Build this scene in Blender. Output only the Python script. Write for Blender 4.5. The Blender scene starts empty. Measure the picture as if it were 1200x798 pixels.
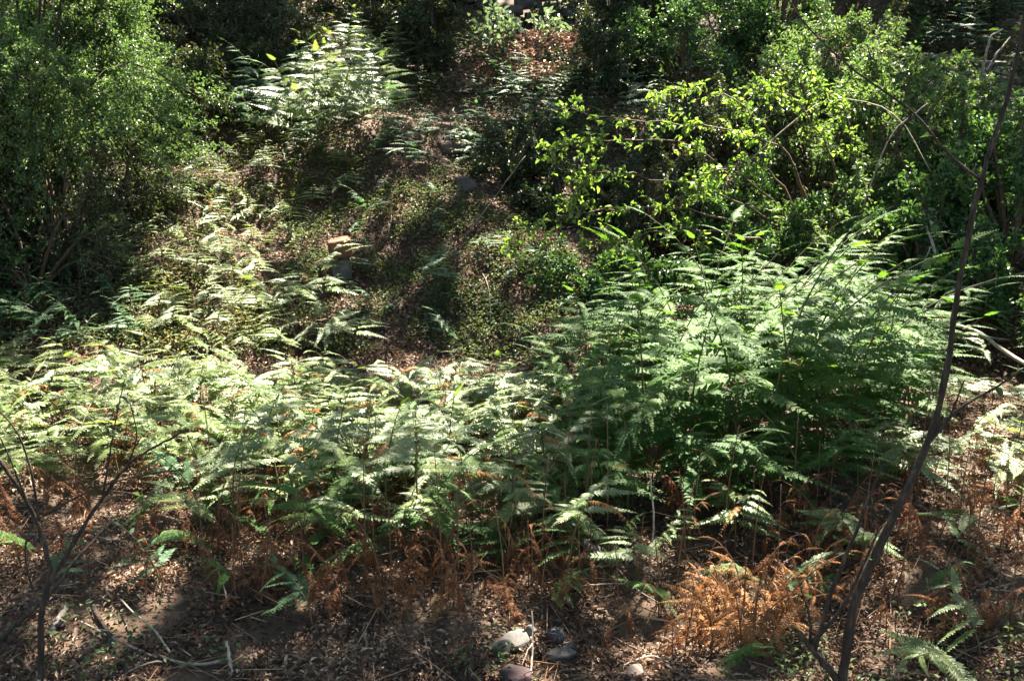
import bpy, math, random
import numpy as np
from mathutils import Vector, Matrix

SC = bpy.context.scene
COL = SC.collection
RNG = np.random.default_rng(7)
random.seed(7)

# ------------------------------------------------------------------ camera, sky, sun, exposure
CAM_Z, PITCH, HFOV = 2.6, -14.0, 50.0
cam_d = bpy.data.cameras.new('camera')
cam = bpy.data.objects.new('camera', cam_d)
COL.objects.link(cam)
cam.location = (0, 0, CAM_Z)
cam.rotation_euler = (math.radians(90 + PITCH), 0, 0)
cam_d.sensor_fit = 'HORIZONTAL'
cam_d.angle = math.radians(HFOV)
cam_d.clip_start, cam_d.clip_end = 0.05, 1000
SC.camera = cam

SUN_EL, SUN_AZ = math.radians(58), math.radians(24)
SUN = np.array([math.cos(SUN_EL) * math.sin(SUN_AZ), math.cos(SUN_EL) * math.cos(SUN_AZ), math.sin(SUN_EL)])
world = bpy.data.worlds.new("World")
SC.world = world
world.use_nodes = True
wn = world.node_tree
sky = wn.nodes.new('ShaderNodeTexSky')
sky.sky_type = 'NISHITA'
sky.sun_disc = False
sky.sun_elevation = SUN_EL
sky.sun_rotation = SUN_AZ
wn.links.new(sky.outputs[0], wn.nodes['Background'].inputs[0])
wn.nodes['Background'].inputs[1].default_value = 0.06
sun_d = bpy.data.lights.new('sun', 'SUN')
sun_d.energy = 5.0
sun_d.angle = math.radians(0.5)
sun_d.color = (1.0, 0.92, 0.78)
sun_o = bpy.data.objects.new('sun', sun_d)
sun_o.rotation_euler = Vector(SUN).to_track_quat('Z', 'Y').to_euler()
sun_o.location = (10, 20, 40)
COL.objects.link(sun_o)
SC.view_settings.view_transform = 'Standard'
SC.view_settings.look = 'None'
SC.view_settings.exposure = 3.45
SC.view_settings.gamma = 1.0
SC.view_settings.use_curve_mapping = False

# ------------------------------------------------------------------ terrain and helpers
KPX = 600 / math.tan(math.radians(HFOV / 2))
CP, SP = math.cos(math.radians(PITCH)), math.sin(math.radians(PITCH))


def H(x, y):
    """height of the ground"""
    x = np.asarray(x, float); y = np.asarray(y, float)
    yy = np.minimum(y, 60)
    z = 0.38 * np.logaddexp(0, (yy - 9.0 - 0.5 * np.sin(x * 0.5 + 1)) / 0.9) * 0.9
    z = z + 0.05 * np.sin(x * 1.3 + 0.7 * y) + 0.035 * np.sin(2.3 * y - 1.1 * x + 1) + 0.02 * np.sin(4.1 * x + 2 * y) + 0.015 * np.sin(5.3 * y - 3.7 * x)
    up = 1 / (1 + np.exp(-(y - 9.5) * 1.5))
    z = z + up * 0.12 * np.sin(1.7 * x + 1.1 * y + 2) + up * 0.07 * np.sin(3.1 * y - 2.2 * x)
    return z


def ray(px, py):
    px = np.asarray(px, float); py = np.asarray(py, float)
    cx = (px - 600) / KPX; cy = -(py - 399) / KPX
    return np.stack([cx, CP - cy * SP, SP + cy * CP], -1)   # unit along the view axis


def at(px, py):
    """where the line of sight through a point of the photograph meets the ground"""
    d = np.atleast_2d(ray(px, py))
    t = np.arange(2.0, 45, 0.06)
    X = d[:, :1] * t; Y = d[:, 1:2] * t; Z = CAM_Z + d[:, 2:3] * t
    below = Z < H(X, Y)
    i = np.argmax(below, 1)
    i[~below.any(1)] = len(t) - 1
    tt = t[i] - 0.03
    return np.stack([d[:, 0] * tt, d[:, 1] * tt, H(d[:, 0] * tt, d[:, 1] * tt)], -1)


def at1(px, py):
    return at([px], [py])[0]


def P(px, py, depth):
    """point at a given distance (along y) on a line of sight"""
    d = ray(px, py)
    return np.array([0, 0, CAM_Z]) + d * (depth / d[1])


def proj(p):
    q = np.asarray(p, float) - np.array([0, 0, CAM_Z])
    f = q[..., 1] * CP + q[..., 2] * SP
    u = -q[..., 1] * SP + q[..., 2] * CP
    f = np.maximum(f, 0.05)
    return 600 + KPX * q[..., 0] / f, 399 - KPX * u / f


def inside(poly, x, y):
    r = np.zeros(np.shape(x), bool)
    n = len(poly)
    for i in range(n):
        x0, y0 = poly[i]; x1, y1 = poly[(i + 1) % n]
        c = ((y0 > y) != (y1 > y))
        with np.errstate(divide='ignore', invalid='ignore'):
            r ^= c & (x < (x1 - x0) * (y - y0) / (y1 - y0 if y1 != y0 else 1e-9) + x0)
    return r


def box(x0, y0, x1, y1):
    return [(x0, y0), (x1, y0), (x1, y1), (x0, y1)]


def norm(v):
    v = np.asarray(v, float)
    return v / np.maximum(np.linalg.norm(v, axis=-1, keepdims=True), 1e-9)


def gauss_field(seed, n, scale):
    r = np.random.default_rng(seed)
    a = r.uniform(0, 2 * np.pi, n); k = r.normal(1, 0.35, n) * 2 * np.pi / scale
    kx, ky, ph = np.cos(a) * k, np.sin(a) * k, r.uniform(0, 2 * np.pi, n)

    def f(x, y):
        x = np.asarray(x, float); s = np.zeros(x.shape)
        for i in range(n):
            s += np.cos(kx[i] * x + ky[i] * y + ph[i])
        return s / math.sqrt(n / 2)
    return f


class MB:
    """collects faces; build() links them as one mesh object"""
    def __init__(self):
        self.v, self.f, self.t, self.n = [], [], [], 0

    def add(self, v, f, tint=0.5):
        v = np.asarray(v, float).reshape(-1, 3); f = np.asarray(f, int)
        if len(v) == 0: return
        self.v.append(v); self.f.append(f + self.n)
        self.t.append(np.broadcast_to(np.asarray(tint, float), (len(v),)) if np.ndim(tint) == 0 else np.asarray(tint, float))
        self.n += len(v)

    def mesh(self, name, mat, smooth=False):
        me = bpy.data.meshes.new(name)
        v = np.concatenate(self.v); t = np.concatenate(self.t)
        loops = np.concatenate([a.ravel() for a in self.f])
        sizes = np.concatenate([np.full(len(a), a.shape[1]) for a in self.f])
        starts = np.concatenate([[0], np.cumsum(sizes)[:-1]])
        me.vertices.add(len(v)); me.vertices.foreach_set('co', v.astype(np.float32).ravel())
        me.loops.add(len(loops)); me.loops.foreach_set('vertex_index', loops.astype(np.int32))
        me.polygons.add(len(sizes)); me.polygons.foreach_set('loop_start', starts.astype(np.int32))
        me.update(calc_edges=True)
        me.polygons.foreach_set('use_smooth', np.full(len(sizes), smooth))
        a = me.attributes.new('tint', 'FLOAT', 'POINT')
        a.data.foreach_set('value', t.astype(np.float32))
        me.materials.append(mat)
        me.validate()
        return me

    def build(self, name, mat, parent=None, smooth=False, loc=None):
        return link(name, self.mesh(name, mat, smooth), parent, loc)


def link(name, me, parent=None, loc=None, mw=None):
    o = bpy.data.objects.new(name, me)
    COL.objects.link(o)
    if parent is not None: o.parent = parent
    if loc is not None: o.location = loc
    if mw is not None: o.matrix_local = mw
    return o


def tag(o, label=None, cat=None, group=None, kind=None):
    if label: o['label'] = label
    if cat: o['category'] = cat
    if group: o['group'] = group
    if kind: o['kind'] = kind
    return o


def empty(name, loc, rz=0.0, s=1.0):
    o = bpy.data.objects.new(name, None)
    o.empty_display_size = 0.1
    o.location = loc; o.rotation_euler = (0, 0, rz); o.scale = (s, s, s)
    COL.objects.link(o)
    return o


def smooth_path(pts, n):
    pts = np.asarray(pts, float)
    if len(pts) == 2:
        return pts[0] + (pts[1] - pts[0]) * np.linspace(0, 1, n)[:, None]
    t = np.linspace(0, len(pts) - 1, n); i = np.minimum(t.astype(int), len(pts) - 2); u = (t - i)[:, None]
    q = np.concatenate([[2 * pts[0] - pts[1]], pts, [2 * pts[-1] - pts[-2]]])
    a, b, c, d = q[i], q[i + 1], q[i + 2], q[i + 3]
    return 0.5 * (2 * b + (c - a) * u + (2 * a - 5 * b + 4 * c - d) * u ** 2 + (3 * b - a - 3 * c + d) * u ** 3)


def tube(pts, rad, sides=6, cap=True):
    pts = np.asarray(pts, float); n = len(pts)
    rad = np.broadcast_to(np.asarray(rad, float), (n,))
    T = norm(np.gradient(pts, axis=0))
    a = np.cross(T[0], np.eye(3)[np.argmin(np.abs(T[0]))]); A = []
    for i in range(n):
        a = norm(a - T[i] * np.dot(a, T[i])); A.append(a)
    A = np.array(A); B = np.cross(T, A)
    ang = np.arange(sides) / sides * 2 * np.pi
    v = pts[:, None] + (A[:, None] * np.cos(ang)[None, :, None] + B[:, None] * np.sin(ang)[None, :, None]) * rad[:, None, None]
    v = v.reshape(-1, 3)
    f = []
    for i in range(n - 1):
        for k in range(sides):
            a = i * sides + k; b = i * sides + (k + 1) % sides
            f.append((a, b, b + sides)); f.append((a, b + sides, a + sides))
    if cap:
        c = len(v); v = np.concatenate([v, pts[:1], pts[-1:]])
        for k in range(sides):
            f.append((c, (k + 1) % sides, k))
            f.append((c + 1, (n - 1) * sides + k, (n - 1) * sides + (k + 1) % sides))
    return v, np.array(f)


def wobble(pts, amt, seed):
    r = np.random.default_rng(seed)
    pts = np.array(pts, float)
    w = r.normal(0, amt, pts.shape)
    w[0] = 0
    return pts + w


def leaves(pos, D, N, L, W, fold=0.25, oval=True, bend=0.12):
    """folded leaves, one per row; returns verts, faces and the number of verts per leaf"""
    n = len(pos)
    D = norm(D); B = norm(np.cross(N, D)); N = np.cross(D, B)
    L = np.broadcast_to(np.asarray(L, float), (n,))[:, None]; W = np.broadcast_to(np.asarray(W, float), (n,))[:, None]
    tip = pos + D * L - N * L * bend
    if oval:
        r1 = pos + D * L * .3 + B * W * .48 + N * W * fold; l1 = pos + D * L * .3 - B * W * .48 + N * W * fold
        r2 = pos + D * L * .68 + B * W * .36 + N * (W * fold - L * bend * .4); l2 = pos + D * L * .68 - B * W * .36 + N * (W * fold - L * bend * .4)
        v = np.stack([pos, r1, r2, tip, l2, l1], 1).reshape(-1, 3)
        b = np.arange(n)[:, None] * 6
        f = np.concatenate([b + np.array([[0, 1, 2, 3]]), b + np.array([[0, 3, 4, 5]])])
        return v, f, 6
    r = pos + D * L * .45 + B * W * .5 + N * W * fold; l = pos + D * L * .45 - B * W * .5 + N * W * fold
    v = np.stack([pos, r, tip, l], 1).reshape(-1, 3)
    b = np.arange(n)[:, None] * 4
    f = np.concatenate([b + np.array([[0, 1, 2]]), b + np.array([[0, 2, 3]])])
    return v, f, 4


# ------------------------------------------------------------------ materials
def ramp(nt, fac, stops):
    r = nt.nodes.new('ShaderNodeValToRGB')
    e = r.color_ramp.elements
    while len(e) > 1: e.remove(e[-1])
    e[0].position, e[0].color = stops[0][0], (*stops[0][1], 1)
    for p, c in stops[1:]:
        k = e.new(p); k.color = (*c, 1)
    nt.links.new(fac, r.inputs[0])
    return r.outputs[0]


def leaf_mat(name, stops, trans=0.35, tcol=(1.5, 1.35, .45), rough=.42, spec=.5, src='both'):
    m = bpy.data.materials.new(name); m.use_nodes = True
    nt = m.node_tree; b = nt.nodes['Principled BSDF']
    at_ = nt.nodes.new('ShaderNodeAttribute'); at_.attribute_name = 'tint'
    oi = nt.nodes.new('ShaderNodeObjectInfo')
    if src == 'both':
        ad = nt.nodes.new('ShaderNodeMath'); ad.operation = 'ADD'
        nt.links.new(at_.outputs['Fac'], ad.inputs[0]); nt.links.new(oi.outputs['Random'], ad.inputs[1])
        mu = nt.nodes.new('ShaderNodeMath'); mu.operation = 'MULTIPLY'; mu.inputs[1].default_value = .5
        nt.links.new(ad.outputs[0], mu.inputs[0]); fac = mu.outputs[0]
    else:
        fac = at_.outputs['Fac']
    c = ramp(nt, fac, stops)
    nt.links.new(c, b.inputs['Base Color'])
    b.inputs['Roughness'].default_value = rough
    b.inputs['Specular IOR Level'].default_value = spec
    if trans > 0:
        tr = nt.nodes.new('ShaderNodeBsdfTranslucent')
        mx = nt.nodes.new('ShaderNodeMix'); mx.data_type = 'RGBA'; mx.blend_type = 'MULTIPLY'
        mx.inputs[0].default_value = 1.0
        nt.links.new(c, mx.inputs[6]); mx.inputs[7].default_value = (*tcol, 1)
        nt.links.new(mx.outputs[2], tr.inputs[0])
        ms = nt.nodes.new('ShaderNodeMixShader'); ms.inputs[0].default_value = trans
        nt.links.new(b.outputs[0], ms.inputs[1]); nt.links.new(tr.outputs[0], ms.inputs[2])
        nt.links.new(ms.outputs[0], nt.nodes['Material Output'].inputs[0])
    return m


def solid_mat(name, stops, scale=6.0, rough=.85, bump=.3, detail=8, stretch=(1, 1, 1)):
    m = bpy.data.materials.new(name); m.use_nodes = True
    nt = m.node_tree; b = nt.nodes['Principled BSDF']
    tc = nt.nodes.new('ShaderNodeTexCoord'); mp = nt.nodes.new('ShaderNodeMapping')
    mp.inputs['Scale'].default_value = stretch
    nt.links.new(tc.outputs['Object'], mp.inputs[0])
    nz = nt.nodes.new('ShaderNodeTexNoise'); nz.inputs['Scale'].default_value = scale; nz.inputs['Detail'].default_value = detail
    nz.inputs['Roughness'].default_value = .65
    nt.links.new(mp.outputs[0], nz.inputs['Vector'])
    nt.links.new(ramp(nt, nz.outputs['Fac'], stops), b.inputs['Base Color'])
    b.inputs['Roughness'].default_value = rough
    b.inputs['Specular IOR Level'].default_value = .3
    bp = nt.nodes.new('ShaderNodeBump'); bp.inputs['Strength'].default_value = bump; bp.inputs['Distance'].default_value = .02
    nt.links.new(nz.outputs['Fac'], bp.inputs['Height']); nt.links.new(bp.outputs[0], b.inputs['Normal'])
    return m


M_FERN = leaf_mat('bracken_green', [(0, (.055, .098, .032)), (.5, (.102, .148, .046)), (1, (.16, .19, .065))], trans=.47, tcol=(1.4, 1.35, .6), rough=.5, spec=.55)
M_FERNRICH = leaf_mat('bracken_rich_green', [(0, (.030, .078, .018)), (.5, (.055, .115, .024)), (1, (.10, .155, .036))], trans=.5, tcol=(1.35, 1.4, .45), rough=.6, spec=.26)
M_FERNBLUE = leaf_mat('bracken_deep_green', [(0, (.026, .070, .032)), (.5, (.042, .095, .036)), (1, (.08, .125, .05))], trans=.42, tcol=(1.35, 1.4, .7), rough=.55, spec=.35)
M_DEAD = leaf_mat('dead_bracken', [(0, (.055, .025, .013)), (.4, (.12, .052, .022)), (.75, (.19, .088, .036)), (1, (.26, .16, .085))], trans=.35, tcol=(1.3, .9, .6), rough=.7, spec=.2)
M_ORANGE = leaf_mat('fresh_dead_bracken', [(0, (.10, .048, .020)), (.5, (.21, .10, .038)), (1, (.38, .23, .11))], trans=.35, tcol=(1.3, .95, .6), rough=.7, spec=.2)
M_STEM = solid_mat('fern_stem', [(.3, (.05, .06, .022)), (.7, (.11, .09, .04))], 14, .6, .1)
M_DEADSTEM = solid_mat('dead_fern_stem', [(.3, (.06, .030, .016)), (.7, (.17, .085, .04))], 14, .7, .1)
M_LITTER = leaf_mat('fallen_leaves', [(0, (.030, .017, .011)), (.4, (.078, .043, .027)), (.75, (.165, .098, .062)), (1, (.42, .32, .235))], trans=.12, tcol=(1.1, .9, .7), rough=.6, spec=.35, src='tint')
M_REDLITTER = leaf_mat('russet_fallen_leaves', [(0, (.06, .03, .022)), (.5, (.20, .115, .08)), (1, (.42, .32, .25))], trans=.12, tcol=(1.1, .9, .7), rough=.6, spec=.35, src='tint')
M_BUSH = leaf_mat('small_leaf_green', [(0, (.036, .078, .028)), (.5, (.072, .122, .042)), (1, (.125, .17, .06))], trans=.42, tcol=(1.2, 1.3, .65), rough=.45, spec=.45, src='tint')
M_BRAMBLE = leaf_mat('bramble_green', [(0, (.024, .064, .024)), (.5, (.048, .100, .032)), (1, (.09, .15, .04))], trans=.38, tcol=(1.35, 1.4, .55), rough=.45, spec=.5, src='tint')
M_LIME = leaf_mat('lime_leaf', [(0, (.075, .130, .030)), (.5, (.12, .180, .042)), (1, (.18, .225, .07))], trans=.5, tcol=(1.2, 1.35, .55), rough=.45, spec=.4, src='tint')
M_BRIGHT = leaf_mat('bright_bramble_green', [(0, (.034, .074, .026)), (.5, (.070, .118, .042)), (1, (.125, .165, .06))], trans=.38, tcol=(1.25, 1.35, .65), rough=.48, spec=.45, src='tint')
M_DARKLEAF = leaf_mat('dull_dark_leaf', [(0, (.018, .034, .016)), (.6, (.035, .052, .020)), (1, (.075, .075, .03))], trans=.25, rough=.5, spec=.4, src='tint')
M_HERB = leaf_mat('herb_green', [(0, (.026, .050, .022)), (.5, (.055, .085, .034)), (1, (.12, .13, .05))], trans=.3, rough=.6, spec=.25, src='tint')
M_PALELEAF = leaf_mat('pale_soft_leaf', [(0, (.07, .11, .06)), (1, (.14, .18, .11))], trans=.35, tcol=(1.2, 1.25, .8), rough=.42, spec=.6, src='tint')
M_GRASS = leaf_mat('dry_grass', [(0, (.09, .11, .03)), (.5, (.19, .18, .055)), (1, (.36, .29, .13))], trans=.3, tcol=(1.2, 1.1, .6), rough=.6, spec=.3, src='tint')
M_CANOPY = leaf_mat('canopy_leaf', [(0, (.03, .07, .02)), (1, (.06, .11, .03))], trans=.4, rough=.4, src='tint')
M_BARK = solid_mat('dark_bark', [(.3, (.012, .008, .005)), (.52, (.038, .026, .017)), (.7, (.10, .074, .05))], 45, .85, 1.0, stretch=(1, 1, .22))
M_REDBARK = solid_mat('reddish_bark', [(.3, (.05, .022, .015)), (.7, (.15, .06, .04))], 18, .85, .5, stretch=(1, 1, .25))
M_TWIG = solid_mat('brown_twig', [(.3, (.04, .025, .016)), (.7, (.12, .08, .05))], 30, .8, .2)
M_PALE = solid_mat('bleached_wood', [(.3, (.13, .10, .075)), (.7, (.36, .30, .24))], 26, .75, .3)
M_GREYWOOD = solid_mat('grey_deadwood', [(.3, (.055, .045, .04)), (.7, (.20, .17, .15))], 22, .85, .5)
M_GROUND = solid_mat('forest_soil', [(.25, (.020, .013, .009)), (.5, (.058, .037, .024)), (.75, (.12, .075, .048))], 5, .95, .8, 12)
M_STRAW = leaf_mat('straw_stalks', [(0, (.10, .055, .03)), (.5, (.26, .16, .09)), (1, (.50, .38, .24))], trans=0, rough=.6, spec=.3, src='tint')


def stone_mat(name, a, b):
    return solid_mat(name, [(.3, a), (.7, b)], 9, .8, .6, 12)


# ------------------------------------------------------------------ the ground
def build_ground():
    xs = np.concatenate([np.linspace(-80, -12, 24)[:-1], np.linspace(-12, 12, 121), np.linspace(12, 80, 24)[1:]])
    ys = np.concatenate([np.linspace(-40, 2, 20)[:-1], np.linspace(2, 26, 141), np.linspace(26, 110, 30)[1:]])
    X, Y = np.meshgrid(xs, ys)
    v = np.stack([X, Y, H(X, Y)], -1).reshape(-1, 3)
    w = len(xs)
    i, j = np.meshgrid(np.arange(w - 1), np.arange(len(ys) - 1))
    a = (j * w + i).ravel()
    f = np.stack([a, a + 1, a + 1 + w, a + w], -1)
    m = MB(); m.add(v, f)
    tag(m.build('ground', M_GROUND, smooth=True), kind='structure')


build_ground()

# ------------------------------------------------------------------ overhead canopy: the trees that dapple the clearing
# share of direct sun the unseen crowns are shaped to let through, in tenths, read along the slope (rows run from far to near)
LIT = """9 9 9 8 0 0 0 4 5 2 4 8 9 8 4 4 4 4 7 6 3 2 1 0
9 9 9 9 0 0 3 7 9 7 4 8 8 6 4 4 4 4 9 9 9 3 2 0
7 8 8 7 0 0 5 9 9 5 1 1 1 1 2 2 2 7 9 9 9 7 5 1
4 4 4 2 6 8 8 6 4 1 1 1 1 1 2 2 2 7 9 9 9 8 5 4
1 0 0 3 9 8 6 4 1 1 1 1 1 1 2 2 2 6 9 9 9 8 5 4
0 0 1 6 9 8 5 5 2 1 1 1 1 1 2 4 6 8 8 9 9 7 5 4
0 1 5 7 9 8 3 1 1 1 1 1 1 3 8 9 9 9 8 7 7 4 5 4
0 2 6 8 9 9 5 1 1 1 1 1 1 8 8 6 5 7 7 7 7 4 4 4
7 9 9 9 9 9 9 8 8 8 7 6 4 8 4 3 4 6 8 8 7 3 5 6
9 9 9 9 9 9 8 8 9 9 9 8 6 5 2 2 3 5 7 7 6 4 7 7
7 8 8 7 7 6 4 6 8 8 8 9 8 2 1 1 2 4 6 7 8 8 8 7
6 6 5 4 5 2 2 2 4 5 7 9 5 2 1 1 3 4 6 8 8 7 6 5
2 2 2 1 1 1 1 1 2 2 3 4 2 2 2 3 3 3 4 5 6 5 4 3
2 2 2 1 0 0 0 1 1 2 2 3 3 4 6 3 9 9 3 4 5 4 4 3
0 1 1 1 0 0 0 3 2 2 0 1 1 1 2 7 9 9 4 3 2 2 2 2
0 1 1 1 0 0 0 0 1 2 0 0 1 1 2 3 4 4 3 2 2 2 2 2"""
LIT = np.array([[float(c) for c in r.split()] for r in LIT.splitlines()]) / 10


def lit_at(px, py):
    u = np.clip(px / 50 - .5, 0, 22.999); v = np.clip(py / 50 - .5, 0, 14.999)
    i, j = u.astype(int), v.astype(int); a, b = u - i, v - j
    s = LIT[j, i] * (1 - a) * (1 - b) + LIT[j, i + 1] * a * (1 - b) + LIT[j + 1, i] * (1 - a) * b + LIT[j + 1, i + 1] * a * b
    out = (px < -60) | (px > 1260) | (py > 860) | (py < -70)
    return np.where(out, .12, s)


def veg_top(x, y):
    """height of the plants above the ground"""
    h = np.zeros(np.shape(x)) + .1

    def bump(cx, cy, rx, ry, t):
        return t * np.clip(1.6 * (1 - ((x - cx) / rx) ** 2 - ((y - cy) / ry) ** 2), 0, 1)
    for b in ((-2.2, 7.7, 3.4, 1.7, .6), (2.1, 7.8, 2.1, 1.9, 1.1), (3.6, 11.4, 3.0, 2.2, 1.5), (1.5, 10.4, 2.4, 1.0, 1.6),
              (-5.4, 11, 2.2, 2.0, 3.2), (4, 14.5, 4, 2, 1.2), (-2.2, 15.5, 1.4, 1.2, .8)):
        h = np.maximum(h, bump(*b))
    return h


# the arching branches of the lime leaved shrub; a canopy gap is cut sunward to light them
SPR = [[(960, 300, 11.4), (930, 190, 11.0), (860, 155, 10.7), (760, 145, 10.4), (650, 128, 10.2)],
       [(960, 300, 11.4), (900, 230, 10.8), (800, 170, 10.5), (700, 165, 10.3), (640, 175, 10.2)],
       [(960, 300, 11.4), (890, 250, 10.6), (790, 215, 10.3), (700, 205, 10.1), (665, 235, 10.0)],
       [(960, 300, 11.4), (860, 260, 10.4), (760, 245, 10.1), (660, 255, 9.9), (590, 290, 9.8)],
       [(960, 300, 11.4), (880, 280, 10.3), (800, 265, 10.0), (720, 285, 9.9), (650, 285, 9.8)],
       [(960, 300, 11.4), (940, 210, 10.7), (880, 130, 10.5), (820, 105, 10.4), (760, 120, 10.3)],
       [(960, 300, 11.4), (980, 200, 10.9), (930, 120, 10.8), (880, 100, 10.7)],
       [(960, 300, 11.4), (1000, 210, 10.8), (990, 130, 10.8), (950, 95, 10.8)],
       [(960, 300, 11.4), (900, 200, 10.5), (840, 200, 10.3), (790, 245, 10.2)]]

CANOPY_TREES = [(-9.5, 8.5), (9.6, 9.5), (-9.2, 16.5), (10.2, 17.5), (-4.5, 26.5), (3.2, 27.5), (10.5, 26), (-11.5, 25), (7.5, 33), (-1.0, 34), (-8.5, 1), (8.5, 1.5), (-9, -5.5), (-3, -7.5), (3.5, -8), (9.5, -5)]  # all unseen; those beside and behind the camera added to block sky light


def build_canopy():
    n = 280000
    x = RNG.uniform(-14, 14, n); y = RNG.uniform(-11, 27, n)
    z = H(x, y) + veg_top(x, y)
    px, py = proj(np.stack([x, y, z], -1))
    s = np.clip(lit_at(px, py) * 1.35 + .02, 0, 1)
    g1, g2 = gauss_field(3, 40, 1.5), gauss_field(5, 40, .6)
    f = (g1(x, y) + .8 * g2(x, y)) / 1.28
    u = .5 * (1 + np.tanh(.8 * f))                      # about even in 0..1
    keep = np.where(u < s, RNG.random(n) < .012, RNG.random(n) < (.165 + .06 * (s < .08) - .06 * ((s >= .08) & (s < .25))))
    sp = np.concatenate([smooth_path([P(*c) for c in b], 22)[8:] for b in SPR])
    bx = (397 - 600) / KPX * 10.75                     # and a gap cut over the stone blocks to light them
    sp = np.concatenate([sp, [[bx, 10.7, float(H(bx, 10.75)) + .35], [bx + .2, 10.6, float(H(bx, 10.75)) + .3]]])
    us = sp[:, :2] - SUN[:2] / SUN[2] * sp[:, 2:]
    uc = np.stack([x - SUN[0] / SUN[2] * z, y - SUN[1] / SUN[2] * z], -1)
    ki = np.where(keep)[0]
    near = np.concatenate([(((uc[q][:, None] - us[None]) ** 2).sum(-1).min(1) < .30 ** 2) for q in np.array_split(ki, 20)])
    keep[ki[near & (RNG.random(len(ki)) < .93)]] = False
    x, y, z = x[keep], y[keep], z[keep]
    k = len(x)
    hp = RNG.uniform(8.5, 12.5, k)
    t = hp / SUN[2]
    C = np.stack([x, y, z], -1) + SUN * t[:, None]
    tr = np.array(CANOPY_TREES)
    own = np.argmin((C[:, None, 0] - tr[None, :, 0]) ** 2 + (C[:, None, 1] - tr[None, :, 1]) ** 2, 1)
    for ti, (tx, ty) in enumerate(CANOPY_TREES):
        idx = np.where(own == ti)[0]
        if len(idx) == 0: continue
        base = np.array([tx, ty, float(H(tx, ty))])
        root = empty('shade_tree', base)
        tag(root, 'unseen tall broadleaf tree around the clearing, crown shaped to cast the dappled shade', 'tree', 'tall trees around the clearing')
        c = C[idx] - base
        top = np.percentile(c[:, 2], 70)
        pts = wobble(smooth_path([(0, 0, -.3), (.1, .05, top * .4), (-.1, .1, top * .75), (.05, 0, top)], 12), .06, ti)
        m = MB(); m.add(*tube(pts, np.linspace(.24, .06, 12), 9)); tk = m.build('trunk', M_BARK, root, True)
        for q in range(9):
            e = c[RNG.integers(len(c))]
            a = pts[int(RNG.integers(5, 11))]
            mid = (a + e) / 2 + np.array([0, 0, .3])
            lp = smooth_path([a, mid, e], 9)
            m = MB(); m.add(*tube(lp, np.linspace(.055, .012, 9), 6)); m.build('limb', M_BARK, root, True)
        if abs(tx) > 7 and ty < 12 or ty < 0:                 # unseen low leaf skirts added to keep sky light off the foreground
            q = norm(RNG.normal(0, 1, (900, 3))) * RNG.uniform(.7, 1, (900, 1)) * np.array([2.9, 3.2, 3.6]) + np.array([0, 0, 4.6])
            c = np.concatenate([c, q])
        L = 6
        pos = np.repeat(c, L, 0) + RNG.normal(0, .07, (len(c) * L, 3))
        D = norm(RNG.normal(0, 1, pos.shape) * np.array([1, 1, .5]) + np.array([0, 0, -.2]))
        N = norm(RNG.normal(0, .45, pos.shape) + np.array([0, 0, 1.0]))
        v, f_, kk = leaves(pos, D, N, RNG.uniform(.15, .24, len(pos)), RNG.uniform(.10, .155, len(pos)), oval=False)
        m = MB(); m.add(v, f_, np.repeat(RNG.random(len(pos)), kk))
        tag(m.build('crown', M_CANOPY, root), kind='stuff')
    print('canopy sprays', k)


build_canopy()

# ------------------------------------------------------------------ bracken ferns
def frond_mesh(seed, L=.5, pairs=17, wmax=.085, droop=.22, mat=M_FERN, crumple=0.0, name='frond', wide=1.0):
    r = np.random.default_rng(seed)
    ns = 9
    s = np.linspace(0, 1, ns)
    sway = r.normal(0, .05)

    def axis(s):
        s = np.asarray(s, float)
        return np.stack([L * s * (1 - .18 * droop * s), L * sway * s ** 2, -L * droop * s ** 2 * (1 + crumple * s)], -1)
    m = MB()
    m.add(*tube(axis(s), np.linspace(.0032, .0009, ns), 3, False), tint=.3)
    si = np.linspace(.06, .985, pairs)
    for sd in (-1, 1):
        prof = np.where(si < .22, .55 + .45 * si / .22, np.clip((1 - si) / .78, 0, 1) ** .85) * wmax * r.uniform(.88, 1.1, pairs) + .006
        p0 = axis(si); tg = norm(axis(si + .02) - axis(si - .02))
        fw = np.radians(20 + 18 * si) + r.normal(0, .06, pairs)
        side = np.array([0, sd, 0.0])
        d = tg * np.sin(fw)[:, None] + side * np.cos(fw)[:, None]
        up = np.cross(tg, np.cross(np.array([0, 0, 1.0]), tg)); up = norm(up)
        curl = r.normal(.10, .08, pairs) + crumple * r.uniform(.4, 1.6, pairs)
        wd = L / pairs * wide * r.uniform(.46, .58, pairs) * (.55 + .45 * prof / prof.max())
        wv = tg * wd[:, None]
        pl = prof[:, None]
        tw = (r.normal(0, .25 + crumple, pairs)[:, None]) * up * wd[:, None]
        mid = p0 + d * pl * .5 + up * pl * .05 - up * pl * (curl[:, None]) * .2
        tip = p0 + d * pl * (1 - .3 * np.clip(curl, 0, 1)[:, None]) - up * pl * curl[:, None]
        v = np.stack([p0 - wv * .9, p0 + wv * .9, mid + wv + tw, tip, mid - wv - tw], 1).reshape(-1, 3)
        b = np.arange(pairs)[:, None] * 5
        tint = np.repeat(np.clip(r.normal(.5, .18, pairs), 0, 1), 5)
        m.add(v, b + np.array([[0, 1, 2, 4]]), tint)
        m.f.append(b + np.array([[4, 2, 3]]) + m.n - len(v))
    return m.mesh(name, mat)


def basis(o, X, Z, s=1.0):
    X = norm(X); Y = norm(np.cross(Z, X)); Z = np.cross(X, Y)
    return Matrix(((X[0] * s, Y[0] * s, Z[0] * s, o[0]), (X[1] * s, Y[1] * s, Z[1] * s, o[1]), (X[2] * s, Y[2] * s, Z[2] * s, o[2]), (0, 0, 0, 1)))


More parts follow.
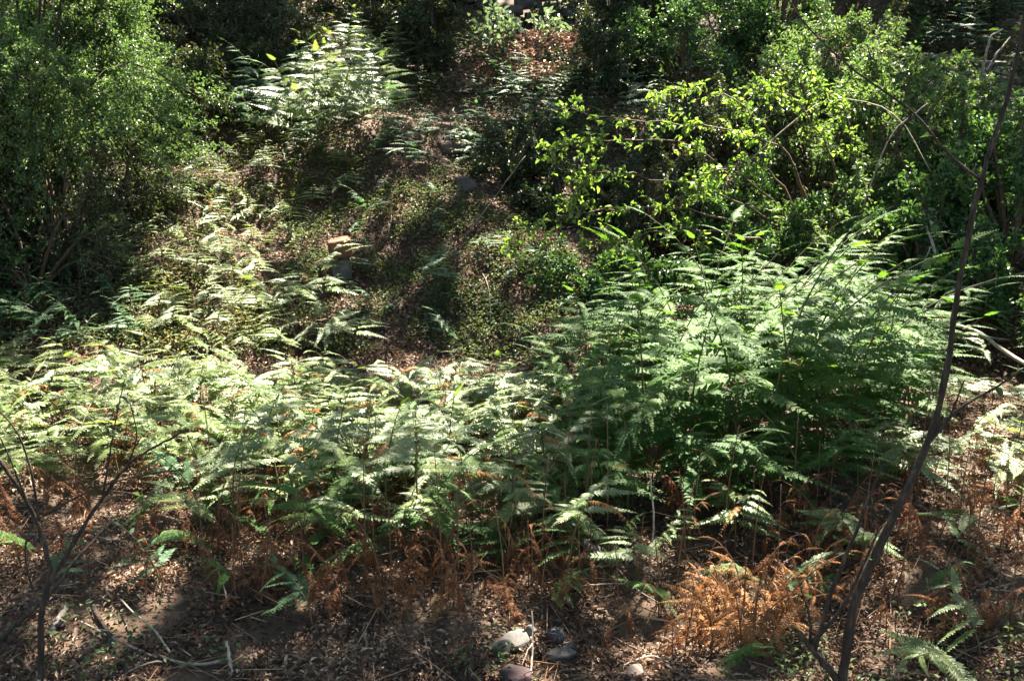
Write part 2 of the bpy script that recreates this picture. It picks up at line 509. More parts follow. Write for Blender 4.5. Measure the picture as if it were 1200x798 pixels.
def fern_proto(seed, height, fronds, lmax, npair, lean, start=.42, stem_mat=M_STEM, dead=False, tilt=.34):
    """a stem (mesh) and the places of its fronds; leans towards local +x"""
    r = np.random.default_rng(seed)
    t = np.linspace(0, 1, 11)
    pth = np.stack([lean * height * t ** 2.2, r.normal(0, .04) * height * t ** 2, height * (t - (.16 * lean) * t ** 3)], -1)
    m = MB(); m.add(*tube(pth, np.linspace(.0065, .0022, 11) * (.6 + .5 * height), 5, False))
    stem = m.mesh('stem', stem_mat, True)
    pl = []
    for i in range(npair):
        u = (i + r.uniform(-.12, .12)) / npair
        tt = start + (1 - start) * max(u, 0) * .97
        k = tt * 10; i0 = min(int(k), 9)
        o = pth[i0] + (pth[i0 + 1] - pth[i0]) * (k - i0)
        T = norm(pth[i0 + 1] - pth[i0])
        S = np.array([0, 1.0, 0]); Nn = norm(np.cross(T, -S) * -1)
        Nn = Nn if Nn[2] > 0 else -Nn
        flat = norm(np.array([T[0], T[1], T[2] * .1]) + np.array([.5, 0, -.10]))   # the blade plane lies nearly level
        for sd in (-1, 1):
            if r.random() < (.25 if dead else .04): continue
            a = math.radians(r.normal(22 + 22 * u, 7))
            X = S * sd * math.cos(a) + flat * math.sin(a) + np.array([0, 0, (.18 if not dead else -.35) + r.normal(0, .13 if not dead else .4)])
            Z = norm(np.array([tilt, 0, 1.0]) + .2 * Nn + r.normal(0, .13, 3) - S * sd * .15)
            sc = lmax * ((1 - u) ** .75 * .88 + .12) * r.uniform(.85, 1.12)
            pl.append((int(r.integers(len(fronds))), basis(o, X, Z, sc)))
    T = norm(pth[-1] - pth[-2])
    pl.append((int(r.integers(len(fronds))), basis(pth[-1], T + np.array([.5, 0, 0 if dead else .1]), np.array([-.2, 0, 1.0]), lmax * .42)))
    return stem, pl


FR = [frond_mesh(10 + i, 1.0, 17, .165, .10 + .06 * i, M_FERN, wide=.98) for i in range(5)]
FRM = [frond_mesh(70 + i, 1.0, 17, .165, .10 + .06 * i, M_FERNRICH, wide=.98) for i in range(5)]
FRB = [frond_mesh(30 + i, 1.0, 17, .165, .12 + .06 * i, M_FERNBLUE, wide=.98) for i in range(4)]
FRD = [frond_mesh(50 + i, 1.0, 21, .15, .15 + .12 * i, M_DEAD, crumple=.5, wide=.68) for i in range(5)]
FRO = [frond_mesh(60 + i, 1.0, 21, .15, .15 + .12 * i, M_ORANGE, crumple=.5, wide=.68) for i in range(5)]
PROTO = {
    'tall': ([fern_proto(100 + i, 1.2, FRM, .56, 7, .32 + .08 * (i % 4), .34) for i in range(7)], FRM),
    'mid': ([fern_proto(120 + i, .60, FR, .42, 5, .35 + .1 * (i % 4), .42) for i in range(7)], FR),
    'stalky': ([fern_proto(140 + i, .82, FR, .36, 5, .30 + .08 * (i % 3), .60) for i in range(5)], FR),
    'paletall': ([fern_proto(240 + i, .95, FR, .58, 7, .45 + .1 * (i % 3), .25, tilt=.95) for i in range(5)], FR),
    'low': ([fern_proto(160 + i, .40, FR, .31, 5, .55 + .15 * (i % 3), .38) for i in range(6)], FR),
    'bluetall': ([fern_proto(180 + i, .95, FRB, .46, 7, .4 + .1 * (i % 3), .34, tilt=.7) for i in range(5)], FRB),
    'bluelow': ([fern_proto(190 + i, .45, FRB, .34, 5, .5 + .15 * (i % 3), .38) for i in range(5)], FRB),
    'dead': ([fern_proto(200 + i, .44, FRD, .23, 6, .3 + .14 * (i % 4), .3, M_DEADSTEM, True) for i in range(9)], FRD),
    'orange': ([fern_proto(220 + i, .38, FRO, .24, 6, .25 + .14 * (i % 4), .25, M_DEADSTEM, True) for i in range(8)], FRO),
}
N_FERN = [0]


def place_fern(kind, p, label, group, rz=None, s=1.0, cat=None, name=None):
    protos, fronds = PROTO[kind]
    stem, pl = protos[random.randrange(len(protos))]
    dead = kind in ('dead', 'orange')
    if rz is None: rz = random.gauss(-math.pi / 2, 1.1)          # most fronds lean out of the shade, down the slope
    root = empty(name or ('dead_fern' if dead else 'bracken_fern'), (p[0], p[1], p[2] - .02), rz, s)
    root.rotation_euler = (random.gauss(0, .08), random.gauss(0, .08), rz)
    tag(root, label, cat or ('dead fern' if dead else 'fern'), group)
    link('stem', stem, root)
    for fi, mw in pl:
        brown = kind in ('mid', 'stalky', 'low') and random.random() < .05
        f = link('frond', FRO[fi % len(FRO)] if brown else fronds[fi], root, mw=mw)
        f.rotation_euler.rotate_axis('X', random.gauss(0, .16)); f.scale = f.scale * random.uniform(.82, 1.15)
    N_FERN[0] += 1
    return root


def scatter(poly, n, mind, seed):
    r = np.random.default_rng(seed)
    xs = [p[0] for p in poly]; ys = [p[1] for p in poly]
    x = r.uniform(min(xs), max(xs), n * 30); y = r.uniform(min(ys), max(ys), n * 30)
    k = inside(poly, x, y)
    w = at(x[k], y[k])
    out = []
    for p in w:
        if all((p[0] - q[0]) ** 2 + (p[1] - q[1]) ** 2 > mind ** 2 for q in out):
            out.append(p)
            if len(out) >= n: break
    return out


def patch(kind, poly, n, mind, seed, label, group, s=(.85, 1.15), rz=None):
    for p in scatter(poly, n, mind, seed):
        if isinstance(label, (list, tuple)):               # the label of the strip that the fern stands in
            px, py = proj(p)
            lab = next(l for x, y, l in label if px < x and py < y)
        else: lab = label
        gr = group if lab is label else group + ', ' + lab.split(' fern ', 1)[1]
        if kind == 'tall':                                   # the clump is domed: lower towards its ends
            hs = 1.2 - .56 * min(abs(proj(p)[0] - 870) / 230, 1) ** 2
        else: hs = 1
        place_fern(kind, p, lab, gr, None if rz is None else random.gauss(*rz), hs * random.uniform(*s))


TOCAM = -math.pi / 2
# the pale sunlit band across the left and centre
patch('mid', [(-40, 470), (330, 478), (330, 560), (240, 585), (-40, 560)], 42, .22, 1, [(110, 490, 'sunlit pale fern at the far left end of the bright band, at the back'), (110, 1e9, 'sunlit pale fern at the far left end of the bright band, behind the bare sapling'), (230, 490, 'pale fern in the back rows of the left band below the litter path'), (230, 1e9, 'pale lit fern in the front rows of the left band, right of the bare sapling'), (1e9, 490, 'washed out fern where the left band meets the middle one, at the back'), (1e9, 1e9, 'sunlit fern where the left band meets the middle one, at the front')], 'ferns of the bright left band', (.65, 1.1))
patch('mid', [(330, 485), (640, 490), (650, 570), (330, 575)], 36, .22, 2, [(430, 500, 'sunlit fern in the left third of the middle band, below the stone blocks'), (430, 1e9, 'sunlit fern in the left third of the middle band, in its front rows'), (540, 500, 'sunlit fern in the centre of the middle band with dark slope right behind'), (540, 1e9, 'sunlit fern in the centre of the middle band, in its front rows'), (1e9, 500, 'half lit fern where the middle band meets the big clump, at the back'), (1e9, 1e9, 'half lit fern where the middle band meets the big clump, in front')], 'ferns of the bright middle band', (.85, 1.1), (TOCAM + .2, .9))
patch('stalky', [(200, 570), (640, 560), (690, 640), (240, 640)], 22, .25, 3, [(360, 1e9, 'long stalked fern with bare dark stem above the rusty heap at left'), (500, 1e9, 'long stalked fern with bare dark stem between the rusty heap and the bright litter gap'), (610, 1e9, 'long stalked fern with bare dark stem beside the bright litter gap in the middle'), (1e9, 1e9, 'long stalked fern with bare dark stem at the left foot of the big clump')], 'stalky ferns on the front edge', (.8, 1.1))
# the big clump
patch('tall', [(650, 470), (860, 450), (1060, 455), (1075, 520), (930, 560), (690, 590), (640, 540)], 62, .24, 4, [(720, 490, 'tall arching fern on the sunlit left shoulder of the big clump'), (720, 1e9, 'tall shaded fern at the lower left foot of the big clump'), (850, 500, 'tall fern in the dense middle of the big clump'), (850, 1e9, 'tall dark fern at the shaded front of the big clump above brown dead fronds'), (970, 500, 'tall fern right of the middle of the big clump, in the rows behind'), (970, 1e9, 'tall fern with glinting feathers at the right front of the big clump'), (1020, 500, 'tall sunlit fern right of the glinting feathers in the big clump, at the back'), (1e9, 500, 'tall sunlit fern at the right end of the big clump, behind the leaning sapling'), (1e9, 1e9, 'shorter fern at the right end of the big clump, at the front beside the sapling')], 'ferns of the big clump', (.85, 1.15), (TOCAM + .35, .9))
patch('tall', [(680, 420), (1080, 370), (1090, 450), (670, 470)], 18, .3, 5, [(820, 1e9, 'tall sunlit fern crowning the left back of the big clump below the lime spray'), (960, 1e9, 'tall sunlit fern crowning the middle back of the big clump'), (1e9, 1e9, 'tall fern at the right back of the big clump below the sunlit bramble')], 'ferns at the back of the big clump', (.8, 1.0), (TOCAM, 1.2))
# path up the slope
patch('low', [(170, 400), (150, 300), (190, 200), (300, 165), (440, 180), (380, 250), (330, 300), (380, 360), (390, 410), (260, 420)], 28, .3, 6, [(1e9, 230, 'small pale fern at the top of the sunlit bank below the dark hollow'), (240, 310, 'small pale fern on the left side of the sunlit bank beside the bushy tree'), (1e9, 310, 'small pale fern on the right side of the sunlit bank left of the stone blocks'), (240, 1e9, 'small pale fern at the foot of the sunlit bank on its left side'), (1e9, 1e9, 'small pale fern at the foot of the sunlit bank beside the bare litter path')], 'small ferns on the sunlit bank', (.6, 1.1))
patch('low', [(310, 340), (400, 330), (420, 420), (300, 420)], 7, .25, 61, 'low bracken fern below the brown stone block', 'low ferns below the block', (1.0, 1.4))
# upper left light ferns
patch('paletall', [(350, 120), (440, 100), (470, 150), (430, 180), (340, 175)], 13, .3, 7, [(390, 1e9, 'large pale fern in the left half of the group beside the dark hollow'), (1e9, 130, 'large pale fern in the upper right of the group beside the dark hollow'), (1e9, 1e9, 'large pale fern in the lower right of the group beside the dark hollow')], 'pale ferns beside the dark hollow', (.9, 1.2), (TOCAM, .6))
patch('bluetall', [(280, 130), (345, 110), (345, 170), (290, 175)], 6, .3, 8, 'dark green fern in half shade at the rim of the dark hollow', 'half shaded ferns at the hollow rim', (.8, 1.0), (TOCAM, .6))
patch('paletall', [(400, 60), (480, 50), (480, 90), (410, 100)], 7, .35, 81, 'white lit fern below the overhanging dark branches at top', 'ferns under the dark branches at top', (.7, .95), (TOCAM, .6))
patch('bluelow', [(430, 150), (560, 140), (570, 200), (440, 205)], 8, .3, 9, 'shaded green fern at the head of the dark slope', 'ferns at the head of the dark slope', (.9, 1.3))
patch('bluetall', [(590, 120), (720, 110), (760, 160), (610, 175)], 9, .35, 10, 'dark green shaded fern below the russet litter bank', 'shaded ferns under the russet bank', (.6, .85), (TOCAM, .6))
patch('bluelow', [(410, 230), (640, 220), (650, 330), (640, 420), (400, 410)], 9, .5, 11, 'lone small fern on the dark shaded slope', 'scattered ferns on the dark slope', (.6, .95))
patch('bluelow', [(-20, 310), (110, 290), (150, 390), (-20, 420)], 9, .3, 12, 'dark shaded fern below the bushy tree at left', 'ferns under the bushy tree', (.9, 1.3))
# right edge
patch('paletall', [(1060, 140), (1200, 130), (1210, 180), (1070, 185)], 8, .35, 13, 'sunlit fern in front of the fallen dead branches at upper right', 'ferns before the dead branches', (.7, .9), (TOCAM, .6))
patch('bluetall', [(1050, 40), (1160, 30), (1160, 75), (1060, 80)], 7, .4, 14, 'dark blue green fern above the fallen dead branches', 'ferns above the dead branches', (.7, .9), (TOCAM, .6))
patch('mid', [(1110, 380), (1230, 370), (1240, 470), (1100, 480)], 6, .35, 15, 'sunlit fern behind the leaning sapling below the pale fallen branch', 'ferns below the pale branch', (.6, .9))
patch('low', [(1040, 500), (1240, 480), (1240, 590), (1050, 590)], 9, .35, 16, [(1110, 1e9, 'low pale fern on sunny litter close behind the leaning sapling'), (1180, 1e9, 'low pale fern on sunny litter under the right hand twig of the sapling'), (1e9, 1e9, 'low pale fern on sunny litter at the right edge')], 'low ferns right of the sapling', (.9, 1.3))
# isolated foreground ferns, each named apart
for (px, py, k, s, rz, lab) in (
    (190, 690, 'bluelow', .8, 2.6, 'small shaded fern beside the orange dead tuft at left'),
    (365, 735, 'bluelow', .9, 3.0, 'dark fern lying low under the brown dead ferns left of the stones'),
    (590, 640, 'stalky', .8, TOCAM, 'thin fern rising between brown dead ferns below the bright litter gap'),
    (665, 690, 'stalky', 1.0, TOCAM + .6, 'tall thin stemmed fern with arched yellow green top in the middle foreground'),
    (745, 690, 'mid', .75, TOCAM - .5, 'dark green fern drooping over the straw litter below the big clump'),
    (775, 665, 'mid', .7, TOCAM + .9, 'green fern with fronds pointing right over the straw litter'),
    (850, 640, 'mid', .85, TOCAM + .2, 'fern with crisp sunlit feathers in front of the big clump'),
    (875, 625, 'mid', .75, TOCAM - .8, 'half lit fern just behind the crisp feathered fern'),
    (915, 700, 'low', .9, -.5, 'small green fern above the bright orange dead ferns'),
    (960, 650, 'mid', .6, -1.2, 'small fern left of the leaning sapling among rusty dead ferns'),
    (985, 640, 'low', 1.0, -2.2, 'low fern touching the thin fork of the leaning sapling'),
    (1110, 655, 'low', .9, 0.2, 'lone bright fern on dark ground right of the leaning sapling'),
    (1150, 775, 'mid', .75, 2.4, 'bright green fern in the lower right corner'),
    (1115, 790, 'low', 1.0, -2.5, 'low fern at the bottom edge beside the lower right corner fern'),
    (235, 600, 'bluelow', 1.2, 3.0, 'deep green fern at the left end of the rusty dead ferns'),
    (60, 700, 'bluelow', .7, 1.0, 'dim fern behind the bare sapling at lower left'),
    (500, 330, 'bluelow', 1.0, -.4, 'pale fern right of the stone block on the shaded slope'),
    (535, 345, 'bluelow', 1.0, -2.4, 'arched fern in the middle of the shaded slope'),
    (640, 575, 'stalky', .8, -1.0, 'yellow green fern beside the bright litter gap'),
):
    place_fern(k, at1(px, py), lab, None, rz, s)
# dead brown bracken
patch('dead', [(255, 640), (360, 620), (365, 720), (260, 720)], 14, .14, 20, [(310, 670, 'dark rust dead fern at the upper left of the rusty heap'), (310, 1e9, 'dark rust dead fern at the lower left of the rusty heap'), (1e9, 670, 'dark rust dead fern at the upper right of the rusty heap'), (1e9, 1e9, 'dark rust dead fern at the lower right of the rusty heap')], 'rusty heap at left', (.6, 1.05))
patch('dead', [(380, 660), (680, 650), (690, 725), (400, 725)], 30, .16, 21, [(480, 1e9, 'rust brown dead fern under stalky ferns just right of the rusty heap'), (590, 1e9, 'rust brown dead fern under stalky ferns behind the brown flat stone'), (1e9, 1e9, 'rust brown dead fern under stalky ferns at the left of the straw litter')], 'rusty ferns in the middle foreground', (.55, 1.05))
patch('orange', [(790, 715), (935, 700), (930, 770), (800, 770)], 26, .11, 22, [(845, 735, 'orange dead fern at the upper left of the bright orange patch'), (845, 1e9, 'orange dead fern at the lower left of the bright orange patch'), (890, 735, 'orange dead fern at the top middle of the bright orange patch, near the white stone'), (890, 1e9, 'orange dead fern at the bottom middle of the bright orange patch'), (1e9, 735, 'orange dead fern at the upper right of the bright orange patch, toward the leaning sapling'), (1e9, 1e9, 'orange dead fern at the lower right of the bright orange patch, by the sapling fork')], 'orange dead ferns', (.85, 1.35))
patch('dead', [(880, 620), (1010, 610), (1010, 690), (890, 690)], 12, .18, 23, 'rusty dead fern behind the orange sunlit ones', 'rusty ferns left of the sapling', (.7, 1.1))
patch('dead', [(1050, 560), (1220, 560), (1220, 740), (1030, 730)], 22, .25, 24, [(1120, 640, 'rusty dead fern close to the right of the leaning sapling, among sunny litter'), (1120, 1e9, 'rusty dead fern low down right of the base of the leaning sapling'), (1e9, 640, 'rusty dead fern at the right edge among low pale ferns'), (1e9, 1e9, 'rusty dead fern at the right edge above the lower right corner fern')], 'rusty ferns right of the sapling', (.6, 1.0))
patch('dead', [(770, 560), (880, 560), (890, 610), (780, 620)], 9, .2, 25, 'brown dead fern in shade under the big green clump', 'dead ferns under the big clump', (.9, 1.2))
patch('dead', [(90, 520), (330, 520), (330, 600), (100, 600)], 12, .3, 26, 'russet dead fern among the green ferns at left', 'dead ferns among the left band', (.7, 1.0))
patch('dead', [(430, 540), (640, 545), (640, 600), (430, 600)], 10, .3, 27, 'russet dead fern among the green ferns of the middle', 'dead ferns among the middle band', (.7, 1.0))
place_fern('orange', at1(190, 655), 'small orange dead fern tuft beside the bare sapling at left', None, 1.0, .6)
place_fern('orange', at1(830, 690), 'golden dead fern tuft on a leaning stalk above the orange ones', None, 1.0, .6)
print('ferns', N_FERN[0])


def fern_mass(name, spots, mat, smat):
    m = MB(); ms = MB(); cache = {}

    def arr(me):
        if me.name not in cache:
            v = np.empty(len(me.vertices) * 3, np.float32); me.vertices.foreach_get('co', v)
            t = np.empty(len(me.vertices), np.float32); me.attributes['tint'].data.foreach_get('value', t)
            cache[me.name] = (v.reshape(-1, 3), [np.array(p.vertices) for p in me.polygons], t)
        return cache[me.name]
    for kind, p, rz, sc in spots:
        protos, fronds = PROTO[kind]
        stem, pl = protos[random.randrange(len(protos))]
        W = np.array(Matrix.Translation(Vector(p)) @ Matrix.Rotation(rz, 4, 'Z') @ Matrix.Scale(sc, 4))
        base = random.random()
        for me, mw, mm in [(stem, np.eye(4), ms)] + [(fronds[i], np.array(w), m) for i, w in pl]:
            v, f, t = arr(me); X = W @ mw
            v = v @ X[:3, :3].T + X[:3, 3]
            f3 = np.array([q for q in f if len(q) == 3]); f4 = np.array([q for q in f if len(q) == 4]); f5 = np.array([q for q in f if len(q) == 5])
            first = True
            for ff in (f3, f4, f5):
                if len(ff):
                    if first: mm.add(v, ff, np.clip((t + base) / 2, 0, 1)); n0 = mm.n - len(v); first = False
                    else: mm.f.append(ff + n0)
    tag(ms.build(name + '_stems', smat), kind='stuff')
    tag(m.build(name, mat), kind='stuff')


def many(kind, poly, n, mind, seed, s, rz=(-math.pi / 2, 1.3)):
    return [(kind, p, random.gauss(*rz), random.uniform(*s)) for p in scatter(poly, n, mind, seed)]


fern_mass('bracken_undergrowth',
          many('low', [(150, 400), (140, 300), (190, 190), (300, 160), (450, 175), (390, 250), (330, 310), (390, 420)], 120, .13, 71, (.4, .85)) +
          many('low', [(-30, 445), (640, 470), (640, 560), (-30, 580)], 60, .16, 72, (.9, 1.6)) +
          many('mid', [(230, 570), (700, 570), (700, 650), (230, 640)], 26, .25, 70, (.6, .9)) +
          many('low', [(1000, 470), (1240, 450), (1240, 600), (1000, 600)], 24, .2, 74, (.7, 1.2)), M_FERN, M_STEM)
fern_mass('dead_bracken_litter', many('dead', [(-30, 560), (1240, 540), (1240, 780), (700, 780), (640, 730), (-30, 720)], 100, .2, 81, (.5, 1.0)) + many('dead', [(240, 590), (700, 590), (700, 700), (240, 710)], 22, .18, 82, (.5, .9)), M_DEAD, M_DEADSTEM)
fern_mass('sparse_low_bracken', many('low', [(-30, 600), (1240, 600), (1240, 790), (780, 790), (560, 700), (-30, 720)], 18, .4, 83, (.4, .75)) + many('mid', [(230, 560), (720, 560), (720, 660), (230, 640)], 16, .25, 84, (.7, 1.1)), M_FERNRICH, M_STEM)
fern_mass('tall_bracken_undergrowth', many('tall', [(660, 430), (1060, 410), (1060, 540), (660, 580)], 20, .22, 73, (.6, .95)) + many('mid', [(690, 560), (1000, 550), (1010, 600), (720, 615)], 22, .16, 85, (.8, 1.2)) + many('low', [(220, 590), (700, 590), (700, 680), (230, 670)], 26, .2, 86, (.6, 1.0)), M_FERNRICH, M_STEM)
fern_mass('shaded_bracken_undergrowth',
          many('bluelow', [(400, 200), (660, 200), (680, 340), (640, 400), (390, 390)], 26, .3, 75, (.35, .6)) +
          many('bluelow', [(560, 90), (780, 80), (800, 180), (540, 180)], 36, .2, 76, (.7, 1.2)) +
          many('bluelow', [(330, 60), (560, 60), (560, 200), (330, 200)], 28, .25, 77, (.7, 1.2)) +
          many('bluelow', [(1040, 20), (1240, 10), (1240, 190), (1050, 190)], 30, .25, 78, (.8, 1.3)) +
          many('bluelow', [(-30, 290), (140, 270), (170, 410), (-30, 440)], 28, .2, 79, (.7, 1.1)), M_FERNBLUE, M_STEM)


# ------------------------------------------------------------------ shrubs and trees in view
def foliage_on(m, paths, per, L, W, spread, oval, droop=0.0, up=.7, tbase=0.5, tvar=.25):
    """leaves along twigs, alternating"""
    pos, D = [], []
    for pth in paths:
        n = per
        u = RNG.uniform(.08, 1, n); k = u * (len(pth) - 1); i = np.minimum(k.astype(int), len(pth) - 2)
        q = pth[i] + (pth[i + 1] - pth[i]) * (k - i)[:, None]
        T = norm(pth[-1] - pth[0])
        pos.append(q + RNG.normal(0, spread, q.shape)); D.append(norm(RNG.normal(0, .8, q.shape) + T * .6 + np.array([0, 0, -droop])))
    pos = np.concatenate(pos); D = np.concatenate(D)
    N = norm(RNG.normal(0, .55, pos.shape) + np.array([0, 0, up]))
    v, f, k = leaves(pos, D, N, RNG.uniform(.7, 1.25, len(pos)) * L, RNG.uniform(.75, 1.2, len(pos)) * W, oval=oval)
    m.add(v, f, np.repeat(np.clip(RNG.normal(tbase, tvar, len(pos)), 0, 1), k))


def shrub(name, label, cat, base, R, nb, nt, per, L, W, mat, group=None, oval=False, lift=.55, trunk=None, bark=M_TWIG, spread=.02, tl=.3, shell=.5, droop=.1, tb=.5):
    root = empty(name, base)
    tag(root, label, cat, group)
    R = np.array(R, float)
    cz = R[2] * lift
    start = np.array([0, 0, -.05])
    if trunk:
        tp = wobble(smooth_path([(0, 0, -.2), (.05, .02, trunk * .5), (0, .08, trunk)], 7), .015, 3)
        m = MB(); m.add(*tube(tp, np.linspace(.11, .07, 7), 8)); m.build('trunk', bark, root, True)
        start = tp[-1]; cz = trunk + R[2] * .3
    twm = MB(); lv = MB(); tw = []
    for i in range(nb):
        d = norm(RNG.normal(0, 1, 3)); d[2] = RNG.uniform(-.75, -.2) if i % 3 == 0 else abs(d[2]) * 1.1 - (.55 if trunk else .38)
        e = np.array([0, 0, cz]) + norm(d) * R * RNG.uniform(.75, 1)
        e[2] = max(e[2], .1)
        mid = start * .45 + e * .55 + np.array([0, 0, .24 * R[2]]) + RNG.normal(0, .05, 3)
        p = smooth_path([start, mid, e], 8)
        m = MB(); m.add(*tube(p, np.linspace(.016, .005, 8) * (1 + .5 * R[2]) * (.5 if nb > 40 else 1), 5)); m.build('branch', bark, root, True)
        for j in range(nt):
            k = RNG.uniform(1.5 + 4 * shell * RNG.random(), 7); a = min(int(k), 6)
            o = p[a] + (p[a + 1] - p[a]) * (k - a)
            td = norm(RNG.normal(0, 1, 3) + norm(o - np.array([0, 0, cz * .6])) * .9 + np.array([0, 0, .15]))
            ln = tl * RNG.uniform(.5, 1.3) * R.mean()
            q = np.stack([o, o + td * ln * .5 + np.array([0, 0, .03 * ln]), o + td * ln - np.array([0, 0, .12 * ln])])
            tw.append(q)
            if j % 2 == 0: twm.add(*tube(q, [.004, .003, .0015], 3, False))
    tag(twm.build('twigs', bark, root), kind='stuff')
    foliage_on(lv, tw, per, L, W, spread, oval, droop, tbase=tb)
    tag(lv.build('foliage', mat, root), kind='stuff')
    return root


def g(px, py, dz=0):
    p = at1(px, py); p[2] += dz
    return p


def gd(px, d, dz=0):
    """ground point straight below a column of the photo at a given distance"""
    x = (px - 600) / KPX * d
    return np.array([x, d, float(H(x, d)) + dz])


# A: the bushy tree at left, and its neighbours
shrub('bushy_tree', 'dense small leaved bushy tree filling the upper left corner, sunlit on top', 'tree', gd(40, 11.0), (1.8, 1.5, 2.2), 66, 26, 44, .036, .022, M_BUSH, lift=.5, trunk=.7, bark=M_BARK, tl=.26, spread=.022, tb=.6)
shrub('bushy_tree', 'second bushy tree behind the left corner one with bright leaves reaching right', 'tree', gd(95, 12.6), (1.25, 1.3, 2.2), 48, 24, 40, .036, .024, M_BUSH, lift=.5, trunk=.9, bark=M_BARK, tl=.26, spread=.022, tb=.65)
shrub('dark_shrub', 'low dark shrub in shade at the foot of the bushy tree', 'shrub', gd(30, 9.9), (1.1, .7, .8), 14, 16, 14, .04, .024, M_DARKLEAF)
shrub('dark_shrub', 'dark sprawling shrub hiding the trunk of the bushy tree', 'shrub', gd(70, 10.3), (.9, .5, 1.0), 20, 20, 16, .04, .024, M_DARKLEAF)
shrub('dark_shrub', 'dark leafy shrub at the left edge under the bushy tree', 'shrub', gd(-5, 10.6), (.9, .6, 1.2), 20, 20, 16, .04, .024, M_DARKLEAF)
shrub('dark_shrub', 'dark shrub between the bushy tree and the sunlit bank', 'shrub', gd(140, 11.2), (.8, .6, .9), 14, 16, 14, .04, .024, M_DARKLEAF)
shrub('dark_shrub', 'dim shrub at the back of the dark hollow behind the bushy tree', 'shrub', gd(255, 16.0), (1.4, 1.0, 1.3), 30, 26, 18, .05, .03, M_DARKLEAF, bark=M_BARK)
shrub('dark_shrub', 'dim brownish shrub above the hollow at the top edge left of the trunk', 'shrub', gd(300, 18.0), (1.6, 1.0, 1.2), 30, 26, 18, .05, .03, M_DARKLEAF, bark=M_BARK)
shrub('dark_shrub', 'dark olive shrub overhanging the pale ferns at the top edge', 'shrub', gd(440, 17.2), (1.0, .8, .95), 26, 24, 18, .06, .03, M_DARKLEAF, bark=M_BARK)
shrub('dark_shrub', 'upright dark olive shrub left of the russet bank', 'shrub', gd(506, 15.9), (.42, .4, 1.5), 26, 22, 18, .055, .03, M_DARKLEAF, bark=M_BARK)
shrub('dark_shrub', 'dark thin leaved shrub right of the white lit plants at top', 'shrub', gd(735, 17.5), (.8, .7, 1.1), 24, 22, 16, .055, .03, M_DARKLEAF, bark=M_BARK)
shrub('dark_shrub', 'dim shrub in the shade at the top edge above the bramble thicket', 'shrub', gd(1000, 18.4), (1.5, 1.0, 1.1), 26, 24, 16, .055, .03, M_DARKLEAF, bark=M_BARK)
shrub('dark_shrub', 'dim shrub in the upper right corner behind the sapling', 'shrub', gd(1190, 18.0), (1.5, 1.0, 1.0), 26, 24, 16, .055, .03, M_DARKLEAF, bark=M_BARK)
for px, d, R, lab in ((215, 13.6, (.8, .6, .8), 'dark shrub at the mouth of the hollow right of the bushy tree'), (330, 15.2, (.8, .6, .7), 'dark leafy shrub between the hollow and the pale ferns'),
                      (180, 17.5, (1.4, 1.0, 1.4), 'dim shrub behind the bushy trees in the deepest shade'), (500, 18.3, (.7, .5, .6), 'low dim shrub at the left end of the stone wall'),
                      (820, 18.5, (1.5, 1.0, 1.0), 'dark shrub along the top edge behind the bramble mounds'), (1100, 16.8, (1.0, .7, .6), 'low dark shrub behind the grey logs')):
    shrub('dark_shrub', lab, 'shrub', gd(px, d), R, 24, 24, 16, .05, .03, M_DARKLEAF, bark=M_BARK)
# E and G: bramble thickets
for (px, d, R, lab, tb) in (
    (800, 15.6, (1.25, .9, 1.1), 'dark green bramble mound below the top edge right of the russet bank', .4),
    (900, 16.2, (1.3, 1.0, 1.5), 'large bramble mound with glinting leaves at the top edge', .5),
    (700, 15.2, (.8, .7, .75), 'shaded bramble mound beside the shaded ferns', .3),
    (1010, 13.6, (1.1, .8, 1.0), 'pale sunlit bramble below the thin dark bough at the right of the thicket', .75),
    (1090, 12.6, (.9, .7, .9), 'sunlit bramble in front of the lit ferns at upper right', .7),
    (1000, 10.7, (1.0, .5, .6), 'bright bramble leaves right on top of the big fern clump', .7),
    (930, 14.3, (1.2, .8, 1.0), 'half lit bramble in the upper part of the thicket', .6),
    (865, 13.2, (1.0, .8, 1.0), 'bramble behind the lime green spray', .35),
    (955, 12.4, (1.1, .8, 1.15), 'sunlit bramble mound in the middle of the right hand thicket', .65),
    (1040, 11.6, (1.0, .8, 1.15), 'sunlit bramble above the big fern clump near the leaning sapling', .65),
    (1120, 11.2, (.8, .7, 1.0), 'bramble behind the upper stem of the leaning sapling', .5),
    (1150, 9.7, (.55, .45, .6), 'low leafy bramble among the dead boughs right of the leaning sapling', .5),
    (1090, 10.3, (.6, .5, .8), 'bramble behind the bleached branch that sticks up beside the sapling', .5),
    (1190, 10.4, (.7, .7, 1.2), 'leafy bramble at the right edge behind the pale branch', .5),
    (900, 10.9, (.9, .6, .8), 'low bramble right behind the big fern clump', .5),
    (600, 12.8, (.65, .5, .55), 'low dark green creeper mound at the edge of the dark slope', .35),
    (665, 12.0, (.6, .5, .7), 'twiggy dark shrub under the lime green spray', .35),
    (760, 11.6, (.8, .5, .75), 'dark bramble in the hollow under the lime green spray', .35),
    (720, 10.3, (.8, .5, .35), 'low leafy bramble left behind the big fern clump', .4),
):
    v = R[0] * R[2]
    shrub('bramble', lab, 'bramble', gd(px, d), R, int(18 + 10 * v), int(17 + 9 * v), 13, .05, .034, M_DARKLEAF if tb < .36 else M_BRAMBLE if tb < .6 else M_BRIGHT, None, oval=d < 12, tl=.25, tb=tb)  # dark leaves put the shade around the lime spray into the colour

